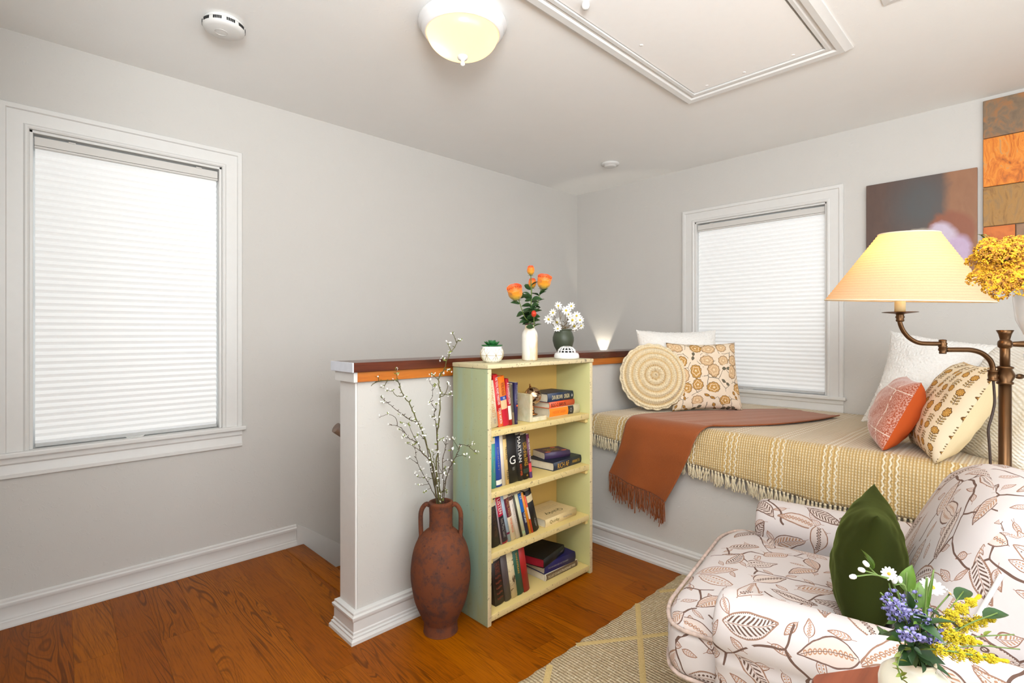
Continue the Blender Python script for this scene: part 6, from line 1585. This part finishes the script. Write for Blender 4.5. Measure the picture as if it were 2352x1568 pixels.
for (x, y, t_, s_, lab, face) in ((545, 605, .715, .5, 'small white blossom at the upper left of the bouquet', -v2+Vector((0, 0, .5))-r2*.3), (925, 725, .80, .85, 'white daisy with an orange centre behind the lilac sprigs', -v2*.8+Vector((0, 0, .9))+r2*.2), (1080, 780, .83, .6, 'pale cream blossom right of the daisy', -v2*.5+Vector((0, 0, .6))+r2)):
    T = at(*z7(x, y), t_); b0, P_ = stem_path(T, .1); h_ = thing('bouquet_daisy', lab, 'flower', b0); bm = BM(); add_tube(bm, P_, .0012, 5); obj('stem', bm, M_STEM, h_); a_, c_ = daisy_meshes(.019, 12, .42); Mq = Matrix.Translation(P_[-1]) @ qz(face) @ Matrix.Scale(s_, 4)
    o1 = bpy.data.objects.new('petals', a_); COL.objects.link(o1); o1.parent = h_; o1.matrix_local = Mq
    if not a_.materials: a_.materials.append(M_DAISY)
    o2 = bpy.data.objects.new('flower_centre', c_.copy()); COL.objects.link(o2); o2.parent = h_; o2.matrix_local = Mq; o2.data.materials.clear(); o2.data.materials.append(plain('orange_centre', rgb(232, 160, 40), .7, nz=.2))
# foliage stems
fo = [((700, 590), .76, 'round leaf stem', 0), ((800, 730), .77, 'second round leaf stem', 0), ((940, 570), .76, 'tall narrow grass blade', 2), ((885, 640), .75, 'shorter grass blade', 2), ((1200, 760), .83, 'feathery leaf stem at the back', 1), ((1500, 950), .79, 'broad leaf stem pointing right', 1), ((500, 1100), .70, 'curling leaf stem at the left of the mouth', 1), ((660, 1540), .685, 'trailing leafy sprig hanging over the jug', 3), ((720, 920), .70, 'front leafy stem between lilac sprigs', 4), ((820, 1050), .69, 'front leafy stem above the jug mouth', 4), ((600, 1000), .72, 'dark leafy stem left of the jug mouth', 4), ((1650, 1140), .74, 'long thin tendril pointing right', 5), ((1700, 1270), .74, 'lower curling tendril pointing right', 5), ((760, 1250), .70, 'dark leaves covering the jug mouth', 4), ((900, 1180), .72, 'dark leaves right of the jug mouth', 4), ((650, 1180), .70, 'leaves low at the left of the mouth', 4)]
for (x, y), t_, lab, ty in fo:
    T = at(*z7(x, y), t_); b0, P_ = stem_path(T, .1 if ty != 3 else .0, 14)
    if ty == 3: P_ = cr([(0, 0, 0), Vector((0, 0, .047)), at(*z7(680, 1260), .70)-b0, at(*z7(620, 1400), .69)-b0, T-b0], 20)
    h_ = thing('foliage_stem', lab+' in the cream jug bouquet', 'leaves', b0); bm = BM(); add_tube(bm, P_, .0011 if ty != 5 else .0009, 5); obj('stem', bm, M_STEM, h_); E_ = P_[-1]; dr = (E_-P_[-3]).normalized()
    if ty in (0, 1): inst('leaf', bigl[1 if ty else 0], Matrix.Translation(E_-dr*.03) @ aim(dr+r2*.1, .6 if ty == 0 else .2) @ Matrix.Diagonal((1., 1.25 if ty == 0 else 1., 1., 1.)), h_, M_LG if ty == 0 else M_LEAF); inst('leaf', bigl[2], Matrix.Translation(P_[9]) @ aim(dr*.5-r2+up*.3), h_, M_LEAF)
    if ty == 2: inst('leaf', blade, Matrix.Translation(P_[7]) @ aim(E_-P_[7], .8) @ Matrix.Scale((E_-P_[7]).length/.10, 4), h_, M_LG)
    if ty in (3, 4):
        for k in range(14 if ty == 3 else 11):
            p = P_[min(len(P_)-1, (8 if ty == 3 else 5)+k)] ; d = Vector((0, 0, RQ.uniform(-.6, .8)))+r2*RQ.uniform(-1, 1)-v2*RQ.uniform(0, 1)
            inst('leaf', lfs if ty == 3 else bigl[RQ.randrange(3)], Matrix.Translation(p) @ aim(d, RQ.uniform(-1, 1)) @ Matrix.Scale(RQ.uniform(.7, 1.1) if ty == 3 else RQ.uniform(.35, .8), 4), h_, (M_BLF if RQ.random() < .0 else (M_LG)) if ty == 3 else (M_DG if RQ.random() < .6 else M_LEAF))
    if ty == 5:
        for k in range(5, 14, 3): inst('leaf', lfs, Matrix.Translation(P_[k]) @ aim(up*RQ.uniform(-1, 1)+r2), h_, M_LEAF)
